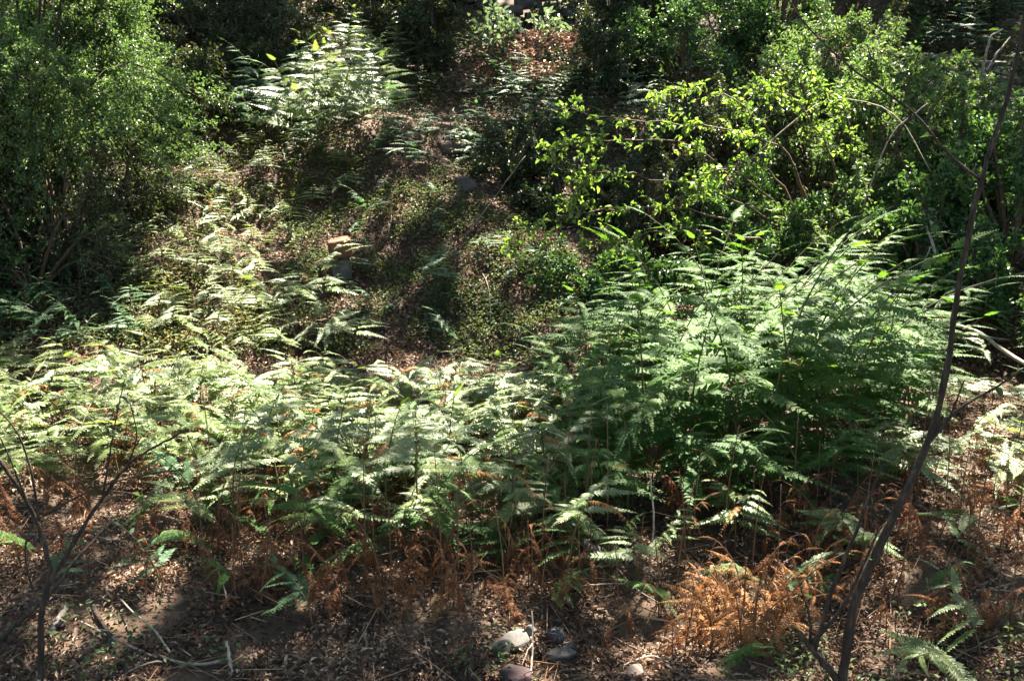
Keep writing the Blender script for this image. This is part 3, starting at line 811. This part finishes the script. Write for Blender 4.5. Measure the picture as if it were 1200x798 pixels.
# the thicket and the ferns go on a little beyond the picture on both sides
for px, d, R, lab in ((1300, 11.5, (1.3, .9, 1.3), 'bramble mound just beyond the right edge'), (1330, 8.8, (.8, .8, .9), 'bramble beside the low ferns beyond the right edge'), (1310, 14.5, (1.5, .9, 1.2), 'bramble behind the grey logs beyond the right edge'),
                      (-130, 9.3, (1.0, .8, 1.0), 'shrub beyond the left end of the bright ferns'), (-140, 13, (1.5, 1.2, 2.0), 'tall shrub beyond the left corner tree')):
    shrub('bramble', lab, 'bramble', gd(px, d), R, 24, 22, 12, .055, .036, M_BRAMBLE, oval=False, tl=.25, tb=.45)
fern_mass('side_bracken', many('mid', [(1250, 420), (1420, 420), (1450, 560), (1250, 580)], 20, .3, 87, (.8, 1.1)) + many('mid', [(-200, 450), (-40, 450), (-40, 560), (-220, 560)], 20, .25, 88, (.8, 1.1)) + many('bluelow', [(1230, 40), (1400, 40), (1420, 380), (1230, 380)], 16, .4, 89, (.8, 1.3)), M_FERN, M_STEM)

# white lit broad leaved plants below the wall
for i, (px, py) in enumerate(((575, 55), (600, 45), (628, 38), (655, 30), (682, 26), (640, 52), (590, 70))):
    lab = ['pale broad leaved plant nearest the olive shrub', 'pale broad leaved plant under the left end of the wall', 'pale broad leaved plant in the middle of the row under the wall', 'pale broad leaved plant right of the wall', 'rightmost pale broad leaved plant at the top edge',
           'pale broad leaved plant on the top of the russet bank', 'low pale plant left on the russet bank'][i]
    root = empty('leafy_plant', g(px, py)); tag(root, lab, 'plant', 'pale plants at the top edge')
    sm = MB(); lv = MB(); tw = []
    for j in range(9):
        a = RNG.uniform(0, 6.28); h = RNG.uniform(.2, .5); o = RNG.uniform(.1, .4)
        q = smooth_path([(0, 0, -.03), (o * .4 * math.cos(a), o * .4 * math.sin(a), h * .6), (o * math.cos(a), o * math.sin(a), h)], 5)
        sm.add(*tube(q, np.linspace(.008, .003, 5), 4, False)); tw.append(q[2:])
    sm.build('stems', M_STEM, root, True)
    foliage_on(lv, tw, 9, .11, .065, .06, True, .1, up=1.5)
    tag(lv.build('foliage', M_PALELEAF, root), kind='stuff')

# F: the lime green spray, arching out from the thicket
root = empty('lime_shrub', gd(960, 11.4)); tag(root, 'arching shrub with backlit lime green leaves reaching left over the dark slope', 'shrub')
RL = np.array(root.location)
lv = MB(); twm = MB()
for bi, b in enumerate(SPR):
    pts = smooth_path([P(*c) for c in b], 22) - RL
    pts[0] = (0, 0, -.05)
    pts = wobble(pts, .018, bi)
    m = MB(); m.add(*tube(pts, np.linspace(.014, .003, 22), 5)); br = m.build('branch', M_TWIG, root, True)
    tw = []
    for j in range(34):
        k = RNG.uniform(8, 21); a = min(int(k), 20); o = pts[a] + (pts[a + 1] - pts[a]) * (k - a)
        T = norm(pts[a + 1] - pts[a])
        ln = RNG.uniform(.08, .26)
        d = norm(T * .6 + RNG.normal(0, .8, 3) + np.array([0, 0, -.05]))
        q = np.stack([o, o + d * ln * .5, o + d * ln - np.array([0, 0, .15 * ln])]); tw.append(q)
        twm.add(*tube(q, [.003, .002, .001], 3, False))
    foliage_on(lv, tw, 5, .060, .040, .012, True, .25, up=.8, tbase=.6, tvar=.35); foliage_on(lv, tw, 4, .038, .025, .012, True, .25, up=.8, tbase=.4, tvar=.3)
tag(twm.build('twigs', M_TWIG, root), kind='stuff'); tag(lv.build('foliage', M_LIME, root), kind='stuff')


def branchy(name, label, cat, base, items, mat, leaf_mat_=None, leaf_spots=(), group=None):
    """a woody plant from explicit lines: (part name, [(px, py, distance)], radius from, radius to)"""
    root = empty(name, base); tag(root, label, cat, group)
    B = np.array(base); ways = []
    for i, (nm, pts, r0, r1) in enumerate(items):
        w = smooth_path([P(*c) if len(c) == 3 else c[1:] for c in pts], 44 if nm == 'trunk' else 18) - B; nr = len(w); rr = np.random.default_rng(i + 90)
        w = wobble(w, min(.0016, r0 * .1), i + 11); ways.append(w)
        m = MB(); m.add(*tube(w, (r1 + (r0 - r1) * np.linspace(1, 0, nr) ** 1.3) * (1 + rr.normal(0, .07, nr) + .22 * (rr.random(nr) < .1)), 8)); m.build(nm, mat, root, True)
    if leaf_mat_:
        lv = MB(); pos = np.array([rr_ for (bi, lo, hi, q) in leaf_spots for rr_ in [ways[bi][int(RNG.uniform(lo, hi) * (len(ways[bi]) - 1))] + RNG.normal(0, .006, 3) for _ in range(q)]])
        n = len(pos)
        D = norm(RNG.normal(0, 1, (n, 3)) * np.array([1, 1, .4]) + np.array([0, 0, -.3])); N = norm(RNG.normal(0, .5, (n, 3)) + np.array([0, -.3, 1]))
        v, f, k = leaves(pos, D, N, RNG.uniform(.035, .06, n), RNG.uniform(.02, .03, n))
        lv.add(v, f, np.repeat(RNG.random(n), k)); tag(lv.build('foliage', leaf_mat_, root), kind='stuff')
    return root


# the leaning sapling, right foreground
spots = [(7, .25, 1, 9), (8, .3, 1, 5), (3, .6, 1, 2), (4, .7, 1, 3), (5, .6, 1, 3), (6, .7, 1, 2)]
pb = at1(985, 830); dS = pb[1] - .02
branchy('leaning_sapling', 'dark bare sapling with a leaning trunk rising up the right side', 'sapling', pb, [
    ('trunk', [(0, *(pb - np.array([0, 0, .1]))), (992, 760, dS), (1008, 690, dS), (1050, 600, dS), (1090, 510, 4.18), (1112, 420, 4.2), (1122, 340, 4.22), (1150, 210, 4.26), (1182, 110, 4.3), (1200, 20, 4.33), (1212, -60, 4.36)], .0215, .007),
    ('branch', [(985, 800, dS), (958, 768, 4.12), (940, 745, 4.1), (930, 735, 4.08)], .018, .008),
    ('branch', [(955, 762, 4.12), (972, 700, 4.14), (1000, 630, 4.16), (1022, 575, 4.18), (1034, 545, 4.2)], .012, .005),
    ('branch', [(950, 755, 4.12), (985, 715, 4.1), (1010, 665, 4.08), (1030, 620, 4.06)], .010, .004),
    ('branch', [(950, 752, 4.12), (948, 720, 4.1), (935, 680, 4.1)], .007, .003),
    ('branch', [(1090, 510, 4.18), (1130, 475, 4.2), (1170, 452, 4.22), (1210, 425, 4.24)], .008, .004),
    ('branch', [(1088, 520, 4.18), (1112, 490, 4.14), (1130, 445, 4.1)], .006, .003),
    ('branch', [(1150, 212, 4.26), (1110, 180, 4.3), (1070, 132, 4.34), (1000, 82, 4.4), (945, 30, 4.44), (915, -15, 4.46)], .006, .003),
    ('branch', [(1070, 132, 4.34), (1050, 170, 4.3), (1085, 240, 4.3), (1120, 310, 4.3)], .004, .002),
    ('branch', [(1000, 830, 4.0), (1000, 800, 4.1)], .010, .008)], M_BARK, M_BUSH, spots)

# the bare sapling, left foreground
pl = at1(46, 800); dL = pl[1]
spots = [(2, .6, 1, 3), (3, .5, 1, 3), (4, .5, 1, 3), (6, .5, 1, 4), (7, .6, 1, 2), (5, .5, .9, 2)]
branchy('bare_sapling', 'dark bare forked sapling in the lower left corner', 'sapling', pl, [
    ('trunk', [(0, *(pl - np.array([0, 0, .1]))), (48, 740, dL), (55, 690, dL), (78, 650, dL), (112, 595, 4.28), (150, 545, 4.26), (185, 522, 4.25), (222, 502, 4.24)], .015, .004),
    ('branch', [(62, 680, dL), (48, 625, 4.32), (30, 585, 4.34), (0, 540, 4.36), (-20, 520, 4.38)], .012, .008),
    ('branch', [(45, 610, 4.32), (38, 560, 4.3), (22, 510, 4.3), (0, 482, 4.3)], .007, .003),
    ('branch', [(30, 585, 4.34), (15, 545, 4.3), (0, 512, 4.3)], .005, .003),
    ('branch', [(120, 585, 4.28), (128, 535, 4.26), (138, 480, 4.24), (146, 445, 4.24)], .005, .002),
    ('branch', [(50, 605, 4.32), (95, 580, 4.28), (150, 560, 4.26), (215, 550, 4.24)], .005, .003),
    ('branch', [(125, 575, 4.28), (160, 580, 4.3), (195, 600, 4.3)], .003, .002),
    ('branch', [(150, 545, 4.26), (160, 510, 4.2), (152, 470, 4.2)], .004, .002),
    ('branch', [(52, 720, dL), (35, 680, 4.3), (30, 640, 4.3), (40, 610, 4.32)], .006, .003)], M_BARK, M_BUSH, spots)


# sticks, logs and dead branches on the ground
def stick(label, pts, r0, r1, mat, name='stick', cat='stick', lift=.02, forks=()):
    c = np.array([at1(*p[:2]) + np.array([0, 0, lift + (p[2] if len(p) > 2 else 0)]) for p in pts])
    base = c[0].copy()
    root = empty(name, base); tag(root, label, cat)
    w = wobble(smooth_path(c, 14) - base, r0 * .3, len(label))
    m = MB(); m.add(*tube(w, np.linspace(r0, r1, 14) * (1 + .12 * np.sin(np.arange(14) * 1.7)), 7)); m.build('wood', mat, root, True)
    for (fx, fy, fz, k, rr) in forks:
        e = at1(fx, fy) + np.array([0, 0, lift + fz]) - base
        q = wobble(smooth_path([w[k], (w[k] + e) / 2 + np.array([0, 0, .03]), e], 8), rr * .4, k)
        m = MB(); m.add(*tube(q, np.linspace(rr, rr * .4, 8), 5)); m.build('fork', mat, root, True)
    return root


stick('thin bleached stick curving along the bottom edge at left', [(95, 735), (135, 752), (180, 772), (230, 780), (268, 781)], .005, .008, M_PALE, forks=[(135, 798, 0, 8, .005)])
stick('short pale stick standing upright at the end of the thin bleached one', [(272, 800), (269, 790, .12)], .009, .006, M_PALE)
stick('pale bent twig arching down to the thin bleached stick', [(140, 706), (158, 732, .05), (182, 752, .05), (204, 776)], .004, .005, M_PALE)
stick('long fine curved twig across the shaded litter left of the rusty heap', [(213, 620), (235, 655, .08), (258, 690, .07), (270, 722)], .004, .004, M_PALE)
stick('long dark branch leaning out of the lower left corner with a pale highlight', [(-20, 775), (60, 735, .14), (100, 715, .26), (138, 690, .34)], .012, .006, M_BARK, 'fallen_branch', 'branch')
stick('brown branch lying behind the bleached stick in the corner shadow', [(110, 715), (140, 770), (170, 820)], .010, .014, M_BARK, 'fallen_branch', 'branch')
stick('grey weathered stake lying below the bare sapling', [(62, 745), (78, 715)], .016, .014, M_GREYWOOD)
stick('dark fallen branch behind the bare sapling', [(-10, 640), (60, 628), (140, 640)], .014, .01, M_GREYWOOD, 'fallen_branch', 'branch')
stick('grey rotten log end among litter below the big clump', [(680, 640), (700, 655), (722, 664)], .035, .02, M_GREYWOOD, 'log', 'log')
stick('pale forked twig on the dark slope', [(680 - 55, 407), (650, 394, .05)], .008, .006, M_PALE)
stick('pale twig hanging upright on the dark slope', [(575, 385), (573, 375, .25), (566, 360, .3)], .004, .003, M_PALE)
stick('bleached branch sticking up behind the big fern clump beside the sapling', [(1118, 400, .3), (1090, 370, .55), (1072, 350, .8)], .02, .010, M_PALE, 'dead_branch', 'branch', forks=[(1075, 385, .55, 8, .009), (1110, 372, .75, 9, .008)])
stick('curved dead bough arching behind the sapling', [(1080, 430, .35), (1105, 410, .5), (1140, 402, .5), (1200, 385, .5)], .014, .010, M_GREYWOOD, 'dead_branch', 'branch')
stick('thick whitish fallen branch sloping down to the right edge', [(1105, 420, .3), (1140, 440, .36), (1180, 460, .3), (1250, 490, .2)], .014, .019, M_PALE, 'dead_branch', 'branch')
stick('dark bough behind the whitish branch', [(1060, 420, .2), (1120, 425, .22), (1180, 430, .2)], .013, .010, M_GREYWOOD, 'dead_branch', 'branch')
stick('grey fallen log lying across the shade at upper right', [(1030, 92, .1), (1090, 95, .12), (1150, 100, .1), (1200, 108, .1)], .07, .06, M_GREYWOOD, 'log', 'log', forks=[(1180, 75, .3, 9, .03)])
stick('second grey log above the first at upper right', [(1050, 78, .12), (1110, 82, .15), (1180, 88, .1)], .05, .03, M_GREYWOOD, 'log', 'log', forks=[(1030, 60, .3, 3, .016)])
r_ = stick('pale broken stub with a lit yellow leaf in front of the grey logs', [(1150, 118, 0), (1149, 117, .35), (1153, 116, .7), (1165, 116, .85)], .022, .012, M_PALE, 'broken_stub', 'stub')
lv = MB(); v, f, k = leaves(np.array([[.28, 0, .86], [.16, .02, .84], [.02, 0, .5]]), np.array([[1, 0, -.1], [-1, .2, .1], [-1, 0, -.1]]), np.array([[0, .2, 1.0]] * 3), .15, .08); lv.add(v, f); lv.build('leaf', M_LIME, r_)
stick('straight straw stalk lying over the sunny litter below the grey log', [(665, 692), (700, 690, .02), (760, 689)], .004, .004, M_PALE)
stick('thin stalk crossing the sunny straw patch', [(722, 672), (750, 700, .03), (795, 722)], .004, .003, M_PALE)
stick('fine stick sloping to the right of the stones', [(716, 752), (750, 768, .02), (790, 780)], .005, .004, M_TWIG)
stick('pale twig lying right of the stones at the bottom edge', [(726, 784), (760, 781, .02), (790, 782)], .005, .004, M_PALE)
stick('split pale twig standing in front of the red stone', [(620, 806), (624, 790, .1), (623, 780, .25)], .005, .003, M_PALE, forks=[(606, 802, .0, 8, .004)])
stick('leaning pale stalk below the big clump', [(760, 680), (764, 670, .25), (758, 660, .5)], .006, .004, M_PALE)
stick('pale stalk leaning over the litter right of the orange dead ferns', [(1000, 690), (1018, 665, .05), (1036, 655, .2)], .009, .006, M_PALE)
stick('fallen twig in front of the lower right corner fern', [(1090, 800), (1140, 770, .04), (1200, 745)], .006, .004, M_TWIG)
stick('thin dead bramble cane reaching across the right hand thicket', [(870, 330, 1.2), (950, 300, 1.5), (1030, 300, 1.4), (1080, 330, 1.0)], .008, .004, M_PALE, 'dead_cane', 'cane')
stick('pale dead cane bent over the sunlit bramble', [(1000, 330, .6), (1030, 320, 1.3), (1070, 320, 1.6)], .008, .004, M_PALE, 'dead_cane', 'cane')
stick('straight pale cane at the edge of the dark slope', [(545, 290, .1), (580, 265, .3), (615, 250, .6)], .006, .004, M_GREYWOOD, 'dead_cane', 'cane')


# stones
def stone(label, px, py, w, h, dp, mat, seed, rz=0.0, lift=0.0, blocky=.0, sink=.25, name='stone', p=None, parent=None, tilt=0.0):
    r = np.random.default_rng(seed)
    n = (18 if parent else 40) if blocky > .6 else 17
    u = norm(r.normal(0, 1, (n, 3)))
    u = np.sign(u) * np.abs(u) ** (1 - .75 * blocky)
    u = u / np.max(np.abs(u)) if blocky > .5 else u
    u = u * (r.uniform(.93, 1.02, (n, 1)) if blocky > .6 else r.uniform(.82, 1.08, (n, 1)))
    v = u * np.array([w, dp, h]) / 2
    import bmesh
    bm = bmesh.new()
    for q in v: bm.verts.new(q)
    bmesh.ops.convex_hull(bm, input=bm.verts)
    bmesh.ops.delete(bm, geom=[x for x in bm.verts if not x.link_faces], context='VERTS')
    bmesh.ops.bevel(bm, geom=list(bm.edges), offset=min(w, h, dp) * .05, segments=1, affect='EDGES')
    me = bpy.data.meshes.new(name); bm.to_mesh(me); bm.free(); me.materials.append(mat)
    if p is None: p = at1(px, py)
    o = link(name, me, parent, (p[0], p[1], p[2] + h / 2 * (1 - 2 * sink) + lift))
    o.rotation_euler = (tilt, r.normal(0, .1), rz)
    if label: tag(o, label, 'stone')
    return o


S_PALE = stone_mat('pale_stone', (.09, .08, .07), (.20, .18, .16))
S_GREY = stone_mat('grey_stone', (.042, .037, .033), (.125, .112, .10))
S_DARK = stone_mat('dark_stone', (.035, .03, .032), (.09, .075, .075))
S_RED = stone_mat('purple_stone', (.022, .011, .011), (.055, .028, .028))
S_BROWN = stone_mat('brown_stone', (.085, .034, .022), (.19, .085, .05))
S_QUARTZ = stone_mat('white_stone', (.45, .44, .42), (.75, .74, .72))
S_PINK = stone_mat('pinkish_stone', (.08, .058, .052), (.18, .135, .12))
stone('pale grey wedge shaped stone at the left of the stone group in the bottom middle', 604, 756, .15, .11, .12, S_PALE, 1, .5, blocky=.3)
stone('flat grey stone lying against the pale wedge stone', 588, 764, .13, .06, .12, S_GREY, 2, .2, blocky=.3)
stone('small upright grey stone right of the pale wedge stone', 622, 748, .06, .09, .05, S_GREY, 3, .2)
stone('round dark stone behind the pale faced one', 650, 752, .10, .10, .09, S_DARK, 4, .4, blocky=.2)
stone('brownish dark stone right of the round dark one', 669, 760, .10, .08, .10, S_DARK, 5, .9)
stone('grey stone with a pale face in the middle of the stone group', 657, 778, .16, .10, .11, S_GREY, 6, .2, blocky=.3)
stone('long bone like pale stone right of the red one', 674, 786, .17, .05, .05, S_PALE, 7, .25)
stone('large purple red stone at the bottom edge', 606, 806, .17, .14, .16, S_RED, 8, .7, blocky=.4)
stone('flat brown stone behind the stone group', 607, 726, .11, .05, .08, S_BROWN, 9, .1, blocky=.2)
stone('pinkish stone at the bottom edge right of the group', 742, 795, .12, .08, .1, S_PINK, 10, .1, blocky=.3)
stone('small white stone among the orange dead ferns', 882, 728, .06, .07, .05, S_QUARTZ, 11, .3)
stone('grey stone behind the golden dead tuft', 836, 690, .14, .10, .11, S_GREY, 12, .3)
b0 = gd(397, 10.75)
stone('dark grey block under the brown block on the slope', 0, 0, .21, .26, .22, S_GREY, 13, .15, p=b0, blocky=.8, sink=.12)
stone('square brown stone block resting on top of the dark block on the slope', 0, 0, .26, .20, .24, S_BROWN, 14, .25, p=b0 + np.array([0, .0, .21]), blocky=.85, sink=.0)
stone('flat grey slab tilted out of the head of the dark slope', 535, 178, .45, .16, .35, S_PINK, 15, .3, blocky=.7)
stone('dark boulder in the dark slope below the slab', 545, 225, .30, .24, .26, S_DARK, 16, .6)
stone('grey boulder under the lime green spray', 800, 320, .38, .30, .3, S_GREY, 17, .2, blocky=.3)
stone('small pinkish stone lying on the sunlit path', 262, 350, .14, .08, .1, S_PINK, 18, .4)
stone('pale stone lying at the foot of the sunlit bank', 225, 375, .10, .06, .09, S_PALE, 19, .4)
stone('second dark block half buried right of the stone blocks', 425, 312, .2, .12, .16, S_DARK, 20, .4, blocky=.6)

# dry stone wall at the top edge
wb = gd(590, 18.35)
wall = empty('dry_stone_wall', wb); tag(wall, 'dark dry stone wall at the top edge behind the pale plants', 'wall')
k = 0
zz = -.25
while zz < 1.35:
    h = random.uniform(.16, .24); xx = -2.4 + random.uniform(0, .2)
    while xx < 2.4:
        w = random.uniform(.24, .5)
        zloc = float(H(wb[0] + xx, wb[1])) - wb[2]
        stone(None, 0, 0, w * 1.06, h * 1.04, .4, S_DARK if random.random() < .6 else S_GREY, 300 + k, 0, p=np.array([xx + w / 2, random.uniform(-.03, .03), zloc + zz]), blocky=.85, sink=0, parent=wall)
        xx += w; k += 1
    zz += h

# tree trunks at the top edge
for (px, d, r0, mat, lab, hh) in ((372, 18.6, .20, M_REDBARK, 'reddish brown tree trunk at the top edge above the pale ferns', 6),
                                  (500, 17.4, .09, M_BARK, 'slim dark tree trunk left of the stone wall', 6),
                                  (718, 18.3, .10, M_BARK, 'slim dark tree trunk right of the stone wall', 6),
                                  (245, 19, .22, M_BARK, 'thick dark tree trunk in the hollow at upper left', 7),
                                  (1065, 18.8, .16, M_BARK, 'dark tree trunk above the grey logs at upper right', 7)):
    p = gd(px, d); root = empty('tree', p); tag(root, lab, 'tree')
    t = wobble(smooth_path([(0, 0, -.3), (.05, .1, hh * .4), (.2, .2, hh * .7), (.1, .3, hh)], 14), .02, int(px))
    m = MB(); m.add(*tube(t, np.linspace(r0 * 1.2, r0 * .4, 14), 10)); m.build('trunk', mat, root, True)
    tw = []
    for j in range(6):
        a = RNG.uniform(0, 6.28); o = t[int(RNG.integers(10, 14))]; e = o + np.array([math.cos(a) * 1.6, math.sin(a) * 1.6, RNG.uniform(.3, 1.2)])
        q = smooth_path([o, (o + e) / 2 + np.array([0, 0, .2]), e], 7)
        m = MB(); m.add(*tube(q, np.linspace(r0 * .3, .01, 7), 6)); m.build('limb', mat, root, True)
        for z in range(14):
            s0 = q[int(RNG.integers(2, 7))]; dd = norm(RNG.normal(0, 1, 3)) * .6
            tw.append(np.stack([s0, s0 + dd * .5, s0 + dd]))
    lv = MB(); foliage_on(lv, tw, 14, .09, .05, .05, False)
    if px not in (500, 718): tag(lv.build('crown', M_DARKLEAF, root), kind='stuff')

# ------------------------------------------------------------------ litter, herbs and grass
def ground_points(n, y0, y1, power=1.0, seed=0, margin=.8):
    r = np.random.default_rng(seed)
    u = r.random(n)
    y = y0 * (y1 / y0) ** (u ** power)                # denser near by
    hw = np.tan(math.radians(HFOV / 2)) * y + margin
    x = r.uniform(-1, 1, n) * hw
    return np.stack([x, y, H(x, y)], -1), r


def slope_normal(p):
    e = .05
    return norm(np.stack([-(H(p[:, 0] + e, p[:, 1]) - H(p[:, 0] - e, p[:, 1])) / (2 * e), -(H(p[:, 0], p[:, 1] + e) - H(p[:, 0], p[:, 1] - e)) / (2 * e), np.ones(len(p))], -1))


p, r = ground_points(260000, 3.4, 12.5, .95, 41, 1.6)
bare = gauss_field(19, 20, .55)(p[:, 0], p[:, 1]); p = p[r.random(len(p)) < np.clip(.75 + .45 * bare, .12, 1)]
n = len(p)
nn = norm(slope_normal(p) + r.normal(0, .45, p.shape))
D = norm(np.cross(nn, r.normal(0, 1, p.shape)))
gt = gauss_field(9, 20, .9)
tint = np.clip(.42 + .14 * gt(p[:, 0], p[:, 1]) + r.normal(0, .27, n), 0, 1)
q = p + np.array([0, 0, 1.0]) * r.uniform(.003, .04, n)[:, None]
px, py = proj(p)
red = inside([(520, 100), (560, 60), (650, 35), (700, 45), (690, 95), (600, 110)], px, py)
v, f, k = leaves(q, D, nn, r.uniform(.014, .038, n) * r.choice([.6, 1, 1, 1.8], n), r.uniform(.006, .016, n) * r.choice([.7, 1, 1.5], n), fold=.3, oval=False, bend=.25)
m = MB(); m.add(v, f, np.repeat(tint, k)); tag(m.build('leaf_litter', M_LITTER), kind='stuff')
ps = at(*np.array([RNG.uniform(-30, 1230, 60000), RNG.uniform(30, 440, 60000)])); ps = ps + RNG.normal(0, .05, ps.shape) * np.array([1, 1, 0]); n = len(ps)
ps[:, 2] = H(ps[:, 0], ps[:, 1]) + RNG.uniform(.004, .05, n); nn = norm(slope_normal(ps) + RNG.normal(0, .5, ps.shape)); D = norm(np.cross(nn, RNG.normal(0, 1, ps.shape)))
v, f, k = leaves(ps, D, nn, RNG.uniform(.03, .075, n), RNG.uniform(.015, .035, n), fold=.3, oval=False, bend=.25)
m = MB(); m.add(v, f, np.repeat(np.clip(RNG.normal(.38, .27, n), 0, 1), k)); tag(m.build('slope_leaf_litter', M_LITTER), kind='stuff')
rp = scatter([(520, 105), (560, 60), (650, 35), (705, 45), (690, 95), (600, 110)], 1, .1, 5)
c = np.concatenate([at(*np.array([[RNG.uniform(520, 710), RNG.uniform(30, 110)] for _ in range(2000)]).T) for _ in range(6)])
px, py = proj(c); c = c[inside([(515, 110), (560, 60), (650, 35), (705, 45), (690, 95), (600, 112)], px, py)]
c = c + RNG.normal(0, .03, c.shape); n = len(c)
v, f, k = leaves(c + np.array([0, 0, .05]), norm(RNG.normal(0, 1, (n, 3)) * np.array([1, 1, .3])), norm(RNG.normal(0, .5, (n, 3)) + np.array([0, -.3, 1])), RNG.uniform(.06, .12, n), RNG.uniform(.025, .05, n), oval=False)
m = MB(); m.add(v, f, np.repeat(np.clip(RNG.normal(.55, .25, n), 0, 1), k)); tag(m.build('russet_litter', M_REDLITTER), kind='stuff')

# bare upright bracken stalks
for reg, q, lab in (([(230, 590), (480, 590), (480, 700), (230, 720)], 22, 'thin bare dark bracken stalk standing among the rusty ferns at left'),
                    ([(480, 590), (700, 590), (700, 710), (480, 710)], 26, 'thin bare dark bracken stalk standing beside the bright litter gap'),
                    ([(700, 600), (960, 600), (960, 720), (700, 740)], 16, 'thin bare dark bracken stalk standing in front of the big clump'),
                    ([(960, 560), (1220, 540), (1220, 760), (1030, 760)], 16, 'thin bare dark bracken stalk standing right of the leaning sapling')):
    for p in scatter(reg, q, .07, q):
        hh = random.uniform(.3, .85); a = random.uniform(0, 6.28); ln = random.uniform(.02, .16) * hh
        m = MB(); m.add(*tube(smooth_path([(0, 0, -.03), (ln * .3 * math.cos(a), ln * .3 * math.sin(a), hh * .55), (ln * math.cos(a), ln * math.sin(a), hh)], 7), np.linspace(.0042, .0022, 7), 5))
        tag(m.build('bare_stalk', M_DEADSTEM, smooth=True, loc=p), lab, 'stalk', 'bare stalks, ' + lab.split(' stalk ')[1])

# dead stalks and twigs lying in the litter
p, r = ground_points(6000, 3.5, 13, 1.0, 43)
px, py = proj(p)
w = np.where(inside([(640, 660), (820, 640), (1250, 560), (1250, 850), (640, 850)], px, py), 1.0, .45)
p = p[r.random(len(p)) < w]; n = len(p)
a = r.uniform(0, 2 * np.pi, n); ln = r.uniform(.06, .38, n) * r.uniform(.5, 1, n)
d = np.stack([np.cos(a), np.sin(a), r.normal(0, .12, n)], -1)
e = p + d * ln[:, None]; e[:, 2] = H(e[:, 0], e[:, 1]) + np.abs(r.normal(0, .05, n)) * (ln > .1)
p = p + np.array([0, 0, .02]); s = norm(np.cross(d, [0, 0, 1.0])); wd = r.uniform(.0012, .0036, n)[:, None]
up = np.array([[0, 0, 1.0]])
v = np.stack([p - s * wd, p + s * wd, p + up * wd * 1.7, e - s * wd * .6, e + s * wd * .6, e + up * wd], 1).reshape(-1, 3)
b = np.arange(n)[:, None] * 6
f = np.concatenate([b + np.array([[0, 1, 4, 3]]), b + np.array([[1, 2, 5, 4]]), b + np.array([[2, 0, 3, 5]])])
m = MB(); m.add(v, f, np.repeat(np.clip(r.normal(.34, .25, n), 0, 1), 6)); tag(m.build('twig_litter', M_STRAW), kind='stuff')


def herbs(name, regions, L, W, mat, seed, hmax, tb=.5, up=1.0):
    """low leafy ground cover inside regions of the slope"""
    m = MB()
    r = np.random.default_rng(seed)
    for poly, n, dens in regions:
        xs = [q[0] for q in poly]; ys = [q[1] for q in poly]
        x = r.uniform(min(xs), max(xs), n); y = r.uniform(min(ys), max(ys), n)
        kq = inside(poly, x, y)
        c = at(x[kq], y[kq])
        fld = gauss_field(seed + 5, 24, .7)(c[:, 0], c[:, 1])
        c = c[fld > 1.0 - 2 * dens]
        c = c + r.normal(0, .05, c.shape) * np.array([1, 1, 0]); c[:, 2] = H(c[:, 0], c[:, 1])
        c = np.repeat(c, 4, 0) + r.normal(0, .035, (len(c) * 4, 3))
        c[:, 2] = H(c[:, 0], c[:, 1]) + r.uniform(.01, hmax, len(c))
        k_ = len(c)
        D = norm(r.normal(0, 1, (k_, 3)) * np.array([1, 1, .35])); N = norm(r.normal(0, .45, (k_, 3)) + np.array([0, 0, up]))
        v, f, k = leaves(c, D, N, r.uniform(.7, 1.3, k_) * L, r.uniform(.7, 1.3, k_) * W, oval=False)
        m.add(v, f, np.repeat(np.clip(r.normal(tb, .25, k_), 0, 1), k))
    tag(m.build(name, mat), kind='stuff')


herbs('ground_cover', [([(350, 190), (660, 190), (700, 330), (660, 430), (380, 420), (330, 330)], 9000, .62),
                       ([(-20, 280), (160, 250), (190, 400), (-20, 440)], 2600, .7),
                       ([(140, 170), (440, 165), (400, 260), (340, 330), (400, 420), (140, 420)], 4200, .6),
                       ([(150, 690), (290, 690), (300, 800), (130, 800)], 110, .4),
                       ([(0, 720), (140, 720), (150, 820), (-20, 820)], 40, .4),
                       ([(560, 720), (600, 720), (600, 800), (540, 800)], 40, .6),
                       ([(820, 740), (1200, 720), (1210, 820), (800, 820)], 300, .5),
                       ([(640, 290), (900, 290), (900, 340), (640, 370)], 2400, .7),
                       ([(560, 130), (1000, 130), (1200, 260), (900, 300), (640, 280)], 3500, .7),
                       ([(200, 90), (520, 90), (520, 170), (200, 180)], 1500, .6),
                       ([(0, 440), (640, 440), (640, 560), (0, 560)], 2500, .5)], .034, .02, M_HERB, 61, .12, .5)
herbs('undergrowth', [([(200, -30), (560, -30), (560, 120), (200, 190)], 3500, .7), ([(700, -30), (1240, -30), (1240, 140), (760, 160)], 4500, .7), ([(560, 90), (760, 80), (760, 180), (520, 200)], 1200, .7)], .07, .035, M_DARKLEAF, 91, .35, .55)
herbs('yellow_herbs', [([(150, 330), (300, 320), (330, 420), (150, 420)], 700, .5), ([(180, 180), (400, 170), (360, 260), (200, 280)], 500, .45)], .04, .014, M_GRASS, 67, .16, .45)
